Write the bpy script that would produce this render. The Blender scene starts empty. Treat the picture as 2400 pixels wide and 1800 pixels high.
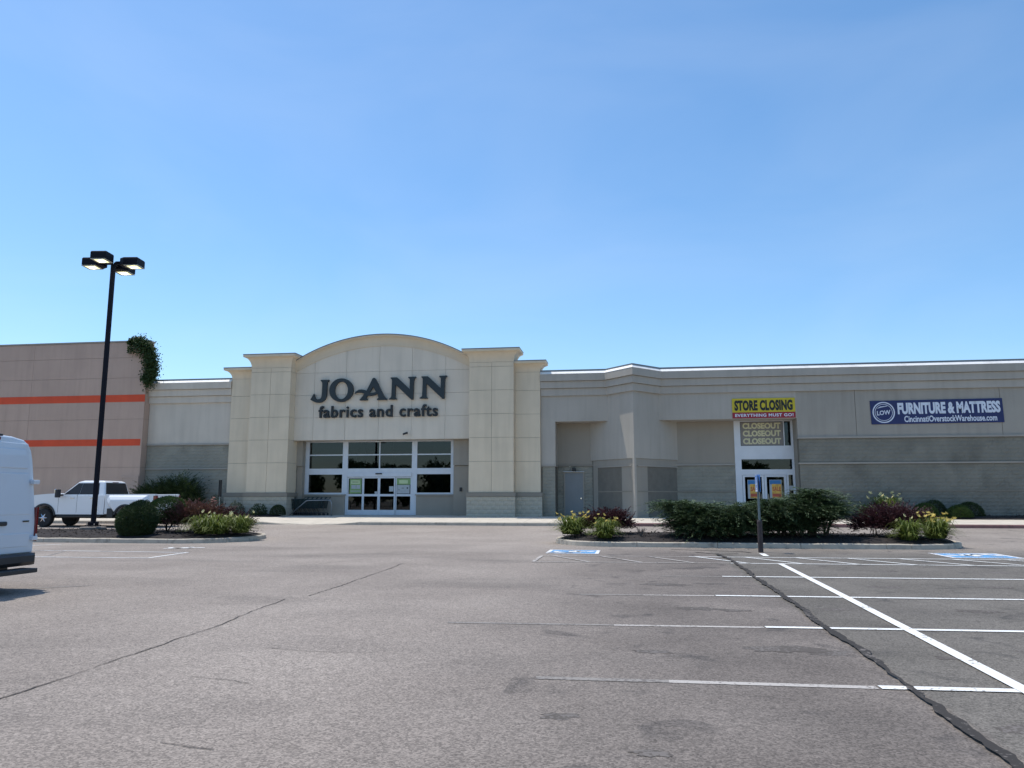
import bpy, bmesh, math, random
import numpy as np
from mathutils import Vector, Matrix
random.seed(7)
R = math.radians
SC = bpy.context.scene
COL = SC.collection

# ------------------------------------------------------------------ camera, sky, sun, exposure
CAM_H, YAW, PIT, LENS = 1.5, R(8.5), R(8.4), 27.06
cam = bpy.data.objects.new('camera', bpy.data.cameras.new('camera'))
COL.objects.link(cam)
cam.location = (0, 0, CAM_H)
cam.rotation_euler = (R(90) + PIT, 0, YAW)
cam.data.sensor_width = 36; cam.data.lens = LENS
cam.data.clip_start = 0.1; cam.data.clip_end = 3000
SC.camera = cam
SC.render.resolution_x, SC.render.resolution_y = 1024, 768

SUN_EL = R(68); SUN_DIR = (-0.894, 0.447)          # where the sun stands, seen from above (X, Y)
w = bpy.data.worlds.new('World'); SC.world = w; w.use_nodes = True
nt = w.node_tree; bg = nt.nodes['Background']
sky = nt.nodes.new('ShaderNodeTexSky'); sky.sky_type = 'NISHITA'; sky.sun_disc = False
sky.sun_elevation = SUN_EL; sky.sun_rotation = math.atan2(SUN_DIR[0], SUN_DIR[1])
sky.air_density = 1.0; sky.dust_density = 0.6; sky.ozone_density = 5.0; sky.altitude = 100
hs = nt.nodes.new('ShaderNodeHueSaturation'); hs.inputs['Saturation'].default_value = 1.10; hs.inputs['Hue'].default_value = 0.494
nt.links.new(sky.outputs[0], hs.inputs['Color']); 
tcw = nt.nodes.new('ShaderNodeTexCoord'); mpw = nt.nodes.new('ShaderNodeMapping'); mpw.inputs['Scale'].default_value = (1.0, 1.0, 2.6)
nzw = nt.nodes.new('ShaderNodeTexNoise'); nzw.inputs['Scale'].default_value = 2.2; nzw.inputs['Detail'].default_value = 7; nzw.inputs['Distortion'].default_value = 0.5
rgw = nt.nodes.new('ShaderNodeMapRange'); rgw.inputs[1].default_value = 0.42; rgw.inputs[2].default_value = 0.75; rgw.inputs[4].default_value = 0.10   # thin high haze
mxw = nt.nodes.new('ShaderNodeMix'); mxw.data_type = 'RGBA'; mxw.inputs[7].default_value = (5.2, 5.6, 6.2, 1)
nt.links.new(tcw.outputs['Generated'], mpw.inputs[0]); nt.links.new(mpw.outputs[0], nzw.inputs['Vector']); nt.links.new(nzw.outputs['Fac'], rgw.inputs[0]); nt.links.new(rgw.outputs[0], mxw.inputs[0])
nt.links.new(hs.outputs[0], mxw.inputs[6]); nt.links.new(mxw.outputs[2], bg.inputs[0]); bg.inputs[1].default_value = 0.15
sl = bpy.data.lights.new('sun', 'SUN'); sl.energy = 3.2; sl.angle = R(0.5); sl.color = (1, 0.94, 0.85)
so = bpy.data.objects.new('sun', sl); COL.objects.link(so)
sv = Vector((SUN_DIR[0] * math.cos(SUN_EL), SUN_DIR[1] * math.cos(SUN_EL), math.sin(SUN_EL)))
so.rotation_euler = sv.to_track_quat('Z', 'Y').to_euler(); so.location = (0, 0, 60)
vs = SC.view_settings
vs.view_transform = 'Standard'; vs.look = 'None'; vs.gamma = 1; vs.use_curve_mapping = False
vs.exposure = 0.34

# ------------------------------------------------------------------ surveying: photograph point -> real point
FPX = LENS / 36 * 2400
_fw = np.array([-math.sin(YAW) * math.cos(PIT), math.cos(YAW) * math.cos(PIT), math.sin(PIT)])
_rt = np.array([math.cos(YAW), math.sin(YAW), 0.0]); _up = np.cross(_rt, _fw)
def ray(x, y): return _fw + _rt * (x - 1200) / FPX - _up * (y - 900) / FPX
def PY(x, y, Y):
    d = ray(x, y); p = d * (Y / d[1]); return (p[0], Y, CAM_H + p[2])
def PZ(x, y, Z=0.0):
    d = ray(x, y); p = d * ((Z - CAM_H) / d[2]); return (p[0], p[1], Z)
def gz(Y):                                            # the lot climbs gently towards the shops
    t = Y - 23
    if t <= 0: return 0.0
    if t < 4: return 0.016 * t * t / 8
    if Y < 46: return 0.016 * (t - 2)
    return 0.016 * 21

# ------------------------------------------------------------------ materials
M = {}
def nodes(name):
    m = bpy.data.materials.new(name); m.use_nodes = True
    n = m.node_tree.nodes; l = m.node_tree.links
    return m, n, l, n['Principled BSDF']
def N(n, kind, **kw):
    x = n.new('ShaderNode' + kind)
    for k, v in kw.items():
        if k in x.inputs: x.inputs[k].default_value = v
        else: setattr(x, k, v)
    return x
def c4(c, s=1.0): return (min(c[0] * s, 1), min(c[1] * s, 1), min(c[2] * s, 1), 1)
def mixc(n, l, fac, a, b, mode='MIX'):
    x = n.new('ShaderNodeMix'); x.data_type = 'RGBA'; x.blend_type = mode
    for sock, val in ((x.inputs[0], fac), (x.inputs[6], a), (x.inputs[7], b)):
        if hasattr(val, 'links'): l.new(val, sock)
        else: sock.default_value = val
    return x.outputs[2]
def ramp(n, l, src, p0, p1, v0=0.0, v1=1.0):
    x = n.new('ShaderNodeMapRange'); x.inputs[1].default_value = p0; x.inputs[2].default_value = p1
    x.inputs[3].default_value = v0; x.inputs[4].default_value = v1; l.new(src, x.inputs[0]); return x.outputs[0]
def mat(name, col, rough=0.6, var=0.08, scale=1.5, bump=0.0, bscale=60, metal=0.0, streak=0.0, coat=0.0, spec=0.5, dirt=None):
    m, n, l, b = nodes(name)
    tc = N(n, 'TexCoord'); out = tc.outputs['Object']
    no = N(n, 'TexNoise', Scale=scale, Detail=6.0); l.new(out, no.inputs['Vector'])
    f = ramp(n, l, no.outputs['Fac'], 0.3, 0.7)
    c = mixc(n, l, f, c4(col, 1 - var), c4(col, 1 + var))
    if streak:
        mp = N(n, 'Mapping'); mp.inputs['Scale'].default_value = (1.6, 1.6, 0.13); l.new(out, mp.inputs[0])
        s = N(n, 'TexNoise', Scale=2.0, Detail=8.0); l.new(mp.outputs[0], s.inputs['Vector'])
        f2 = ramp(n, l, s.outputs['Fac'], 0.45, 0.75, 0, streak)
        c = mixc(n, l, f2, c, c4((col[0] * .55, col[1] * .55, col[2] * .52)))
    if dirt:
        s = N(n, 'TexNoise', Scale=dirt[1], Detail=9.0); l.new(out, s.inputs['Vector'])
        c = mixc(n, l, ramp(n, l, s.outputs['Fac'], 0.52, 0.72, 0, dirt[2]), c, c4(dirt[0]))
    l.new(c, b.inputs['Base Color'])
    b.inputs['Roughness'].default_value = rough; b.inputs['Metallic'].default_value = metal
    b.inputs['Specular IOR Level'].default_value = spec
    if coat: b.inputs['Coat Weight'].default_value = coat; b.inputs['Coat Roughness'].default_value = 0.05
    if bump:
        bn = N(n, 'TexNoise', Scale=bscale, Detail=4.0); l.new(out, bn.inputs['Vector'])
        bu = N(n, 'Bump', Strength=bump, Distance=0.02); l.new(bn.outputs['Fac'], bu.inputs['Height']); l.new(bu.outputs[0], b.inputs['Normal'])
    M[name] = m; return m
def leafmat(name, ca, cb, cc=None, trans=0.25, rough=0.55):
    m, n, l, b = nodes(name)
    g = N(n, 'NewGeometry'); rnd = g.outputs['Random Per Island']
    c = mixc(n, l, rnd, c4(ca), c4(cb))
    tc = N(n, 'TexCoord'); no = N(n, 'TexNoise', Scale=2.2, Detail=2.0); l.new(tc.outputs['Object'], no.inputs['Vector'])
    c = mixc(n, l, ramp(n, l, no.outputs['Fac'], 0.4, 0.65), c, c4(cc or cb))
    l.new(c, b.inputs['Base Color']); b.inputs['Roughness'].default_value = rough; b.inputs['Specular IOR Level'].default_value = 0.3
    t = N(n, 'BsdfTranslucent'); l.new(c, t.inputs[0])
    mx = N(n, 'MixShader'); mx.inputs[0].default_value = trans
    l.new(b.outputs[0], mx.inputs[1]); l.new(t.outputs[0], mx.inputs[2]); l.new(mx.outputs[0], n['Material Output'].inputs[0])
    M[name] = m; return m
def glassmat(name, tint, refl=1.0):
    m, n, l, b = nodes(name); n.remove(b)
    tr = N(n, 'BsdfTransparent'); tr.inputs[0].default_value = c4(tint)
    gl = N(n, 'BsdfGlossy'); gl.inputs['Roughness'].default_value = 0.015; gl.inputs[0].default_value = (.95, .98, 1, 1)
    fr = N(n, 'Fresnel', IOR=1.6); mt = N(n, 'Math', operation='MULTIPLY'); mt.inputs[1].default_value = refl
    l.new(fr.outputs[0], mt.inputs[0]); mx = N(n, 'MixShader')
    l.new(mt.outputs[0], mx.inputs[0]); l.new(tr.outputs[0], mx.inputs[1]); l.new(gl.outputs[0], mx.inputs[2])
    l.new(mx.outputs[0], n['Material Output'].inputs[0]); M[name] = m
def emit(name, col, s):
    m, n, l, b = nodes(name); b.inputs['Base Color'].default_value = c4(col)
    b.inputs['Emission Color'].default_value = c4(col); b.inputs['Emission Strength'].default_value = s; M[name] = m

def asphalt():
    m, n, l, b = nodes('asphalt')
    tc = N(n, 'TexCoord'); o = tc.outputs['Object']
    sep = N(n, 'SeparateXYZ'); l.new(o, sep.inputs[0])
    def noise(s, d=3.0, src=o, dist=0.0):
        x = N(n, 'TexNoise', Scale=s, Detail=d, Distortion=dist); l.new(src, x.inputs['Vector']); return x.outputs['Fac']
    lane = mixc(n, l, ramp(n, l, noise(0.35, 5), 0.35, 0.65), (.231, .198, .171, 1), (.297, .257, .223, 1))
    stall = mixc(n, l, ramp(n, l, noise(0.5, 5), 0.35, 0.65), (.130, .111, .097, 1), (.196, .169, .148, 1))
    newer = mixc(n, l, ramp(n, l, noise(0.6, 5), 0.35, 0.65), (.122, .110, .094, 1), (.165, .149, .129, 1))
    wob = N(n, 'Math', operation='MULTIPLY_ADD'); wob.inputs[1].default_value = 2.2; l.new(noise(0.35, 3), wob.inputs[0]); l.new(sep.outputs[0], wob.inputs[2])
    c = mixc(n, l, ramp(n, l, wob.outputs[0], -1.2, 1.6), lane, stall)
    c = mixc(n, l, ramp(n, l, sep.outputs[0], 2.18, 2.26), c, newer)
    far = ramp(n, l, sep.outputs[1], 21.5, 25.5, 0, .75)  # grazing-angle brightening of the distant lot, put into the asphalt colour
    c = mixc(n, l, far, c, mixc(n, l, ramp(n, l, noise(0.4, 5), 0.35, 0.65), (.285, .245, .212, 1), (.345, .30, .26, 1)))
    # broad bands across the stalls where tyres and engines have darkened the surface
    mp = N(n, 'Mapping'); mp.inputs['Scale'].default_value = (0.22, 0.5, 1); l.new(o, mp.inputs[0])
    band = ramp(n, l, noise(1.0, 4, mp.outputs[0]), 0.5, 0.72, 0, 0.42)
    bm_ = N(n, 'Math', operation='MULTIPLY'); l.new(band, bm_.inputs[0]); l.new(ramp(n, l, sep.outputs[1], 21.5, 25.5, 1, .25), bm_.inputs[1])
    c = mixc(n, l, bm_.outputs[0], c, (.095, .084, .075, 1))
    # oil drips
    st = N(n, 'Math', operation='GREATER_THAN'); st.inputs[1].default_value = -1.0; l.new(sep.outputs[0], st.inputs[0])
    oil = ramp(n, l, noise(1.5, 7, o, 0.8), 0.59, 0.70, 0, 0.6)
    om = N(n, 'Math', operation='MULTIPLY'); l.new(oil, om.inputs[0]); l.new(st.outputs[0], om.inputs[1])
    c = mixc(n, l, om.outputs[0], c, (.055, .05, .048, 1))
    # aggregate
    v = N(n, 'TexVoronoi', Scale=75.0); l.new(o, v.inputs['Vector'])
    vs_ = N(n, 'SeparateColor'); l.new(v.outputs['Color'], vs_.inputs[0])
    ag = ramp(n, l, vs_.outputs[0], 0.0, 1.0, 0.60, 1.40)
    v2 = N(n, 'TexVoronoi', Scale=22.0); l.new(o, v2.inputs['Vector'])
    vs2 = N(n, 'SeparateColor'); l.new(v2.outputs['Color'], vs2.inputs[0])
    ag2 = ramp(n, l, vs2.outputs[1], 0.0, 1.0, 0.94, 1.06)
    gr = ramp(n, l, noise(9, 5), 0.3, 0.7, 0.94, 1.06)
    m1 = N(n, 'Math', operation='MULTIPLY'); l.new(ag, m1.inputs[0]); l.new(ag2, m1.inputs[1])
    m2 = N(n, 'Math', operation='MULTIPLY'); l.new(m1.outputs[0], m2.inputs[0]); l.new(gr, m2.inputs[1])
    cc = N(n, 'CombineColor'); [l.new(m2.outputs[0], cc.inputs[i]) for i in range(3)]
    c = mixc(n, l, 1.0, c, cc.outputs[0], 'MULTIPLY')
    l.new(c, b.inputs['Base Color']); b.inputs['Roughness'].default_value = 0.88; b.inputs['Specular IOR Level'].default_value = 0.25
    bu = N(n, 'Bump', Strength=0.35, Distance=0.012); l.new(vs_.outputs[1], bu.inputs['Height']); l.new(bu.outputs[0], b.inputs['Normal'])
    M['asphalt'] = m
asphalt()
def paint(name, col, wear):
    m, n, l, b = nodes(name)
    tc = N(n, 'TexCoord'); o = tc.outputs['Object']
    a = N(n, 'TexNoise', Scale=26.0, Detail=8.0); l.new(o, a.inputs['Vector'])
    g = N(n, 'TexNoise', Scale=1.6, Detail=3.0); l.new(o, g.inputs['Vector'])
    ad = N(n, 'Math', operation='MULTIPLY_ADD'); ad.inputs[1].default_value = 0.6; l.new(g.outputs['Fac'], ad.inputs[0]); l.new(a.outputs['Fac'], ad.inputs[2])
    f = ramp(n, l, ad.outputs[0], 1.04 - wear, 1.14 - wear)
    c = mixc(n, l, f, c4(col), (.17, .153, .141, 1))
    l.new(c, b.inputs['Base Color']); b.inputs['Roughness'].default_value = 0.9; b.inputs['Specular IOR Level'].default_value = 0.15; M[name] = m
paint('paint', (.74, .74, .72), 0.12); paint('paint_worn', (.44, .41, .38), 0.20); paint('paint_faded', (.27, .25, .23), 0.24)
paint('paint_blue', (.12, .33, .60), 0.22); paint('paint_mark', (.70, .71, .72), 0.2)
paint('sealant', (.048, .044, .041), 0.15)
paint('crack', (.075, .066, .06), 0.21)
mat('concrete', (.56, .51, .43), .85, .07, 1.2, .15, 120, dirt=((.33, .29, .24), 2.5, .45))
mat('kerb', (.47, .415, .335), .85, .12, 2, .25, 80, dirt=((.16, .14, .12), 5, .6))
mat('kerb_red', (.24, .125, .11), .8, .15, 3, .2, 80, dirt=((.10, .08, .07), 5, .5))
mat('mulch', (.020, .015, .013), .95, .5, 14, 1.0, 35)
mat('mulch_chip', (.028, .020, .017), .95, .5, 30)
mat('stucco_arch', (.70, .615, .50), .9, .045, .7, .12, 160, streak=.2)
mat('stucco_long', (.36, .325, .275), .9, .06, .6, .12, 160, streak=.28)
mat('stucco', (.60, .53, .44), .9, .05, .7, .12, 160, streak=.22)
mat('stucco_grey', (.43, .39, .335), .9, .05, .6, .12, 160, streak=.24)
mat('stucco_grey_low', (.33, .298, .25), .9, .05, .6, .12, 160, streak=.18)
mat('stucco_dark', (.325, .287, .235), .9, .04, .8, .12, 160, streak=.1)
mat('beige', (.705, .59, .435), .9, .05, .8, .12, 160, streak=.2)
mat('beige_arch', (.66, .56, .42), .9, .04, .8, .12, 160, streak=.1)
mat('reveal', (.27, .245, .20), .95, .05, 2)
mat('block', (.29, .275, .225), .95, .10, 1.1, 1.0, 9, dirt=((.16, .15, .125), .9, .5))
mat('block_long', (.215, .205, .17), .95, .12, 1.1, 1.0, 9, dirt=((.115, .108, .09), .7, .6))
mat('block_pale', (.46, .42, .335), .95, .12, 3.5, .9, 24, dirt=((.30, .28, .24), 1.5, .4))
mat('mortar', (.17, .155, .128), .95, .1, 3)
mat('trim', (.36, .325, .28), .85, .05, 1.5, .1, 90)
mat('trim_dark', (.26, .232, .19), .85, .05, 1.5, .1, 90)
mat('membrane', (.80, .79, .76), .6, .05, 1.2, dirt=((.5, .48, .45), 2.0, .4))
mat('cap_metal', (.20, .205, .21), .45, .08, 2, metal=.3)
mat('cap_tan', (.30, .27, .23), .6, .08, 2)
mat('tan', (.50, .36, .285), .92, .06, .5, .12, 140, streak=.22)
mat('tan_door', (.465, .335, .265), .6, .05, 1.5)
mat('orange', (.66, .075, .022), .7, .08, 1.0, streak=.1)
mat('aluminium', (.62, .65, .69), .4, .04, 3, metal=.15)
mat('frame_white', (.66, .68, .71), .45, .04, 2)
mat('door_grey', (.225, .235, .235), .55, .05, 1.5, streak=.1)
mat('black', (.016, .016, .018), .5, .1, 4)
mat('rubber', (.022, .022, .023), .85, .15, 10)
mat('sign_letter', (.014, .022, .026), .45, .15, 2)
mat('letter_small', (.016, .019, .021), .55, .2, 3)
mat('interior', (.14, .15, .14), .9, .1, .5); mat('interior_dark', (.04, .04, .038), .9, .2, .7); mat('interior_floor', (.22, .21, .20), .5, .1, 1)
glassmat('glass', (.42, .47, .47), .72); glassmat('glass_dark', (.12, .13, .13), 1.0)
mat('yellow', (.56, .45, .02), .55, .06, 2); mat('red', (.30, .016, .03), .55, .06, 2); mat('white', (.78, .78, .76), .55, .04, 3)
mat('navy', (.013, .022, .105), .5, .12, 1.2); mat('print_white', (.68, .72, .80), .55, .05, 3); mat('black_print', (.012, .012, .012), .5, .1, 3)
mat('poster_grey', (.22, .20, .185), .6, .08, 2); mat('closeout_yellow', (.62, .58, .36), .6, .1, 6)
mat('poster_blue', (.03, .18, .42), .5, .1, 3); mat('poster_yellow', (.70, .40, .07), .5, .25, 5); mat('poster_red', (.50, .10, .05), .5, .1, 5)
mat('poster_green', (.22, .36, .14), .5, .1, 3); mat('poster_pale', (.42, .45, .46), .5, .05, 3); mat('poster_lime', (.52, .62, .35), .5, .05, 3)
mat('pole', (.007, .007, .013), .6, .1, 2, spec=.15); mat('footing', (.17, .15, .13), .9, .15, 3, .3, 60)
emit('lamp_glow', (1.0, .90, .55), 7.0); mat('lamp_glass', (.42, .42, .36), .25, .05, 5); emit('lamp_glow_soft', (.9, .88, .50), 1.1)
mat('sign_blue', (.05, .20, .55), .45, .08, 4); mat('post_steel', (.22, .26, .26), .5, .1, 4, metal=.5); mat('post_sleeve', (.045, .030, .030), .6, .2, 5)
mat('rail', (.30, .31, .32), .4, .08, 4, metal=.7)
mat('cart', (.016, .034, .033), .45, .15, 5); mat('cart_metal', (.06, .065, .07), .35, .1, 5, metal=.6)
mat('car_white', (.80, .81, .82), .28, .015, .6, coat=.8); mat('van_white', (.62, .67, .73), .32, .03, .5, coat=.5, dirt=((.55, .55, .54), 1.3, .35))
mat('chrome', (.62, .63, .65), .12, .03, 5, metal=1.0); mat('rim', (.50, .51, .53), .25, .1, 5, metal=.9)
mat('tail_red', (.16, .008, .010), .15, .1, 5, coat=1); mat('plastic', (.025, .026, .028), .55, .1, 6); mat('lamp_clear', (.65, .65, .62), .1, .05, 6, coat=1)
mat('badge', (.10, .10, .11), .35, .1, 5)
mat('twig', (.055, .042, .033), .9, .3, 12); mat('trunk', (.09, .07, .055), .95, .3, 10, .6, 20); mat('twig_grey', (.15, .125, .11), .9, .2, 12)
leafmat('juniper', (.028, .054, .024), (.140, .195, .090), (.066, .106, .043), .05)
leafmat('yew', (.020, .040, .016), (.050, .082, .026), (.036, .060, .020))
leafmat('boxwood', (.030, .060, .014), (.075, .120, .030), (.055, .095, .022))
leafmat('barberry', (.040, .018, .020), (.095, .040, .044), (.060, .024, .030))
leafmat('barberry_rust', (.10, .050, .038), (.19, .105, .07), (.12, .05, .05))
leafmat('lily', (.085, .125, .020), (.19, .225, .05), (.14, .18, .035), .35)
leafmat('lily_petal', (.78, .55, .10), (.85, .72, .26), (.80, .62, .16), .3); leafmat('lily_pale', (.80, .72, .30), (.85, .80, .48), (.82, .76, .40), .3)
leafmat('vine', (.022, .048, .016), (.065, .105, .030), (.045, .075, .022)); leafmat('rose_leaf', (.05, .08, .04), (.13, .14, .11), (.09, .11, .08)); leafmat('rose_petal', (.55, .20, .20), (.70, .38, .36), None, .3)
leafmat('tree_leaf', (.028, .06, .018), (.075, .12, .035), (.05, .085, .025))

# ------------------------------------------------------------------ mesh helpers
class MB:
    def __init__(s): s.v = []; s.f = []
    def add(s, vs, fs):
        k = len(s.v); s.v += [tuple(p) for p in vs]; s.f += [tuple(i + k for i in f) for f in fs]; return s
    def box(s, x0, x1, y0, y1, z0, z1):
        return s.add([(x0, y0, z0), (x1, y0, z0), (x1, y1, z0), (x0, y1, z0), (x0, y0, z1), (x1, y0, z1), (x1, y1, z1), (x0, y1, z1)],
                     [(0, 3, 2, 1), (4, 5, 6, 7), (0, 1, 5, 4), (1, 2, 6, 5), (2, 3, 7, 6), (3, 0, 4, 7)])
    def prism(s, pts, f0, f1):                         # polygon pts (2-D), f0/f1 map a point to its near/far 3-D position
        n = len(pts)
        return s.add([f0(*p) for p in pts] + [f1(*p) for p in pts],
                     [tuple(range(n)), tuple(range(2 * n - 1, n - 1, -1))] + [(i, i + n, (i + 1) % n + n, (i + 1) % n) for i in range(n)])
    def xz(s, pts, y0, y1): return s.prism(pts, lambda x, z: (x, y0, z), lambda x, z: (x, y1, z))
    def yz(s, pts, x0, x1): return s.prism(pts, lambda y, z: (x0, y, z), lambda y, z: (x1, y, z))
    def xy(s, pts, z0, z1): return s.prism(pts, lambda x, y: (x, y, z0), lambda x, y: (x, y, z1))
    def tube(s, pts, r, k=8):
        pts = [Vector(p) for p in pts]; rs = r if isinstance(r, (list, tuple)) else [r] * len(pts)
        vs, fs = [], []
        for i, p in enumerate(pts):
            t = (pts[min(i + 1, len(pts) - 1)] - pts[max(i - 1, 0)]).normalized()
            a = t.cross(Vector((0, 0, 1))) if abs(t.z) < .95 else t.cross(Vector((1, 0, 0)))
            a.normalize(); b = t.cross(a)
            vs += [p + (a * math.cos(2 * math.pi * j / k) + b * math.sin(2 * math.pi * j / k)) * rs[i] for j in range(k)]
        for i in range(len(pts) - 1):
            fs += [(i * k + j, i * k + (j + 1) % k, (i + 1) * k + (j + 1) % k, (i + 1) * k + j) for j in range(k)]
        fs += [tuple(range(k)), tuple(range(len(vs) - 1, len(vs) - k - 1, -1))]
        return s.add(vs, fs)
    def loft(s, rings, cap=True, closed=True):
        k = len(rings[0]); vs = [p for r in rings for p in r]; fs = []
        for i in range(len(rings) - 1):
            fs += [(i * k + j, i * k + (j + 1) % k, (i + 1) * k + (j + 1) % k, (i + 1) * k + j) for j in range(k if closed else k - 1)]
        if cap: fs += [tuple(range(k - 1, -1, -1)), tuple(range(len(vs) - k, len(vs)))]
        return s.add(vs, fs)
    def lathe(s, prof, axis='y', k=24, c=(0, 0, 0)):   # profile (radius, along axis)
        rings = []
        for r, a in prof:
            ring = []
            for j in range(k):
                t = 2 * math.pi * j / k; p, q = r * math.cos(t), r * math.sin(t)
                ring.append({'y': (c[0] + p, c[1] + a, c[2] + q), 'z': (c[0] + p, c[1] + q, c[2] + a), 'x': (c[0] + a, c[1] + p, c[2] + q)}[axis])
            rings.append(ring)
        return s.loft(rings)
    def mesh(s, name):
        me = bpy.data.meshes.new(name); me.from_pydata(s.v, [], s.f); me.validate()
        bm = bmesh.new(); bm.from_mesh(me); bmesh.ops.recalc_face_normals(bm, faces=bm.faces[:]); bm.to_mesh(me); bm.free()
        return me
LOCAL = set()
def obj(name, mb, m, parent=None, smooth=False, bevel=0.0, seg=2, kind=None):
    me = mb.mesh(name) if isinstance(mb, MB) else mb
    if not me.materials: me.materials.append(M[m])
    if smooth:
        for p in me.polygons: p.use_smooth = True
    o = bpy.data.objects.new(name, me); COL.objects.link(o)
    if parent is not None:
        o.parent = parent
        if parent.type == 'EMPTY' and parent.name not in LOCAL: o.matrix_parent_inverse = parent.matrix_basis.inverted()
    if bevel:
        b = o.modifiers.new('bevel', 'BEVEL'); b.width = bevel; b.segments = seg; b.limit_method = 'ANGLE'; b.angle_limit = R(35)
        if smooth: b.harden_normals = False
    if kind: o['kind'] = kind
    return o
def tag(o, label, cat, group=None):
    o['label'] = label; o['category'] = cat
    if group: o['group'] = group
    return o
def thing(name, label, cat, loc=(0, 0, 0), rotz=0.0, group=None, local=False):
    o = bpy.data.objects.new(name, None); COL.objects.link(o); o.empty_display_size = .3
    o.location = loc; o.rotation_euler = (0, 0, rotz)
    if local: LOCAL.add(o.name)
    return tag(o, label, cat, group)
def struct(name, mb, m, **k):
    o = obj(name, mb, m, **k); o['kind'] = 'structure'; return o
def npmesh(name, V, F, m):
    me = bpy.data.meshes.new(name); V = np.asarray(V, np.float32); F = np.asarray(F, np.int32); k = F.shape[1]
    me.vertices.add(len(V)); me.vertices.foreach_set('co', V.ravel())
    me.loops.add(F.size); me.loops.foreach_set('vertex_index', F.ravel())
    me.polygons.add(len(F)); me.polygons.foreach_set('loop_start', np.arange(0, F.size, k, dtype=np.int32))
    me.update(calc_edges=True); me.materials.append(M[m]); return me
def curve_mesh(loops, depth):
    cu = bpy.data.curves.new('c', 'CURVE'); cu.dimensions = '2D'; cu.fill_mode = 'BOTH'; cu.extrude = depth / 2
    for lp in loops:
        sp = cu.splines.new('POLY'); sp.points.add(len(lp) - 1); sp.use_cyclic_u = True
        for p, q in zip(sp.points, lp): p.co = (q[0], q[1], 0, 1)
    return _tomesh(cu)
def _tomesh(cu):
    o = bpy.data.objects.new('tmp', cu); COL.objects.link(o)
    bpy.context.view_layer.update()
    me = bpy.data.meshes.new_from_object(o.evaluated_get(bpy.context.evaluated_depsgraph_get()))
    bpy.data.objects.remove(o); bpy.data.curves.remove(cu); me.materials.clear(); return me
def text_mesh(body, bold=0.0, depth=0.0, spacing=1.0):
    cu = bpy.data.curves.new('t', 'FONT'); cu.body = body; cu.offset = bold; cu.extrude = depth; cu.size = 1.0; cu.space_character = spacing
    cu.resolution_u = 3
    return _tomesh(cu)
def letters(body, x0, x1, z0, z1, y, depth, m, parent, bold=0.0, spacing=1.0, slope=0.0, name='letter'):
    """set a line of text upright on a wall facing -Y, one mesh per character"""
    me = text_mesh(body, bold, 0.02 if depth > .02 else 0.0, spacing)
    co = np.array([v.co[:] for v in me.vertices]); lo, hi = co.min(0), co.max(0)
    if depth <= .02: co[:, 2] = 0; lo[2] = 0; hi[2] = 0
    X = x0 + (co[:, 0] - lo[0]) / (hi[0] - lo[0]) * (x1 - x0)
    Z = z0 + (co[:, 1] - lo[1]) / (hi[1] - lo[1]) * (z1 - z0) + slope * (X - x0)
    Y = np.full(len(co), y) if hi[2] <= lo[2] else y - (co[:, 2] - lo[2]) / (hi[2] - lo[2]) * depth
    par = list(range(len(co)))
    def find(i):
        while par[i] != i: par[i] = par[par[i]]; i = par[i]
        return i
    for e in me.edges: par[find(e.vertices[0])] = find(e.vertices[1])
    comp = {}
    for i in range(len(co)): comp.setdefault(find(i), []).append(i)
    gr = sorted(([X[c].min(), X[c].max(), c] for c in comp.values()), key=lambda g: g[0]); out = []
    for g in gr:
        if out and g[0] < out[-1][1] - 0.35 * (g[1] - g[0]): out[-1][2] += g[2]; out[-1][1] = max(out[-1][1], g[1])
        else: out.append(g)
    pol = [tuple(p.vertices) for p in me.polygons]
    for g in out:
        idx = {v: k for k, v in enumerate(g[2])}
        b = MB(); b.add([(X[v], Y[v], Z[v]) for v in g[2]], [tuple(idx[v] for v in p) for p in pol if p[0] in idx])
        obj(name, b, m, parent)
    bpy.data.meshes.remove(me)
def sweep(path, prof):
    """profile (outward offset, z) carried along a plan polyline with mitred corners; outward is to the right of travel"""
    rings = []; P = [Vector(p) for p in path]
    for i, p in enumerate(P):
        d0 = (P[i] - P[i - 1]).normalized() if i else (P[1] - P[0]).normalized()
        d1 = (P[i + 1] - P[i]).normalized() if i < len(P) - 1 else d0
        n0, n1 = Vector((d0.y, -d0.x)), Vector((d1.y, -d1.x)); m = (n0 + n1).normalized(); m = m / max(m.dot(n0), .3)
        rings.append([(p.x + m.x * d, p.y + m.y * d, z) for d, z in prof])
    return MB().loft(rings)

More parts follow.
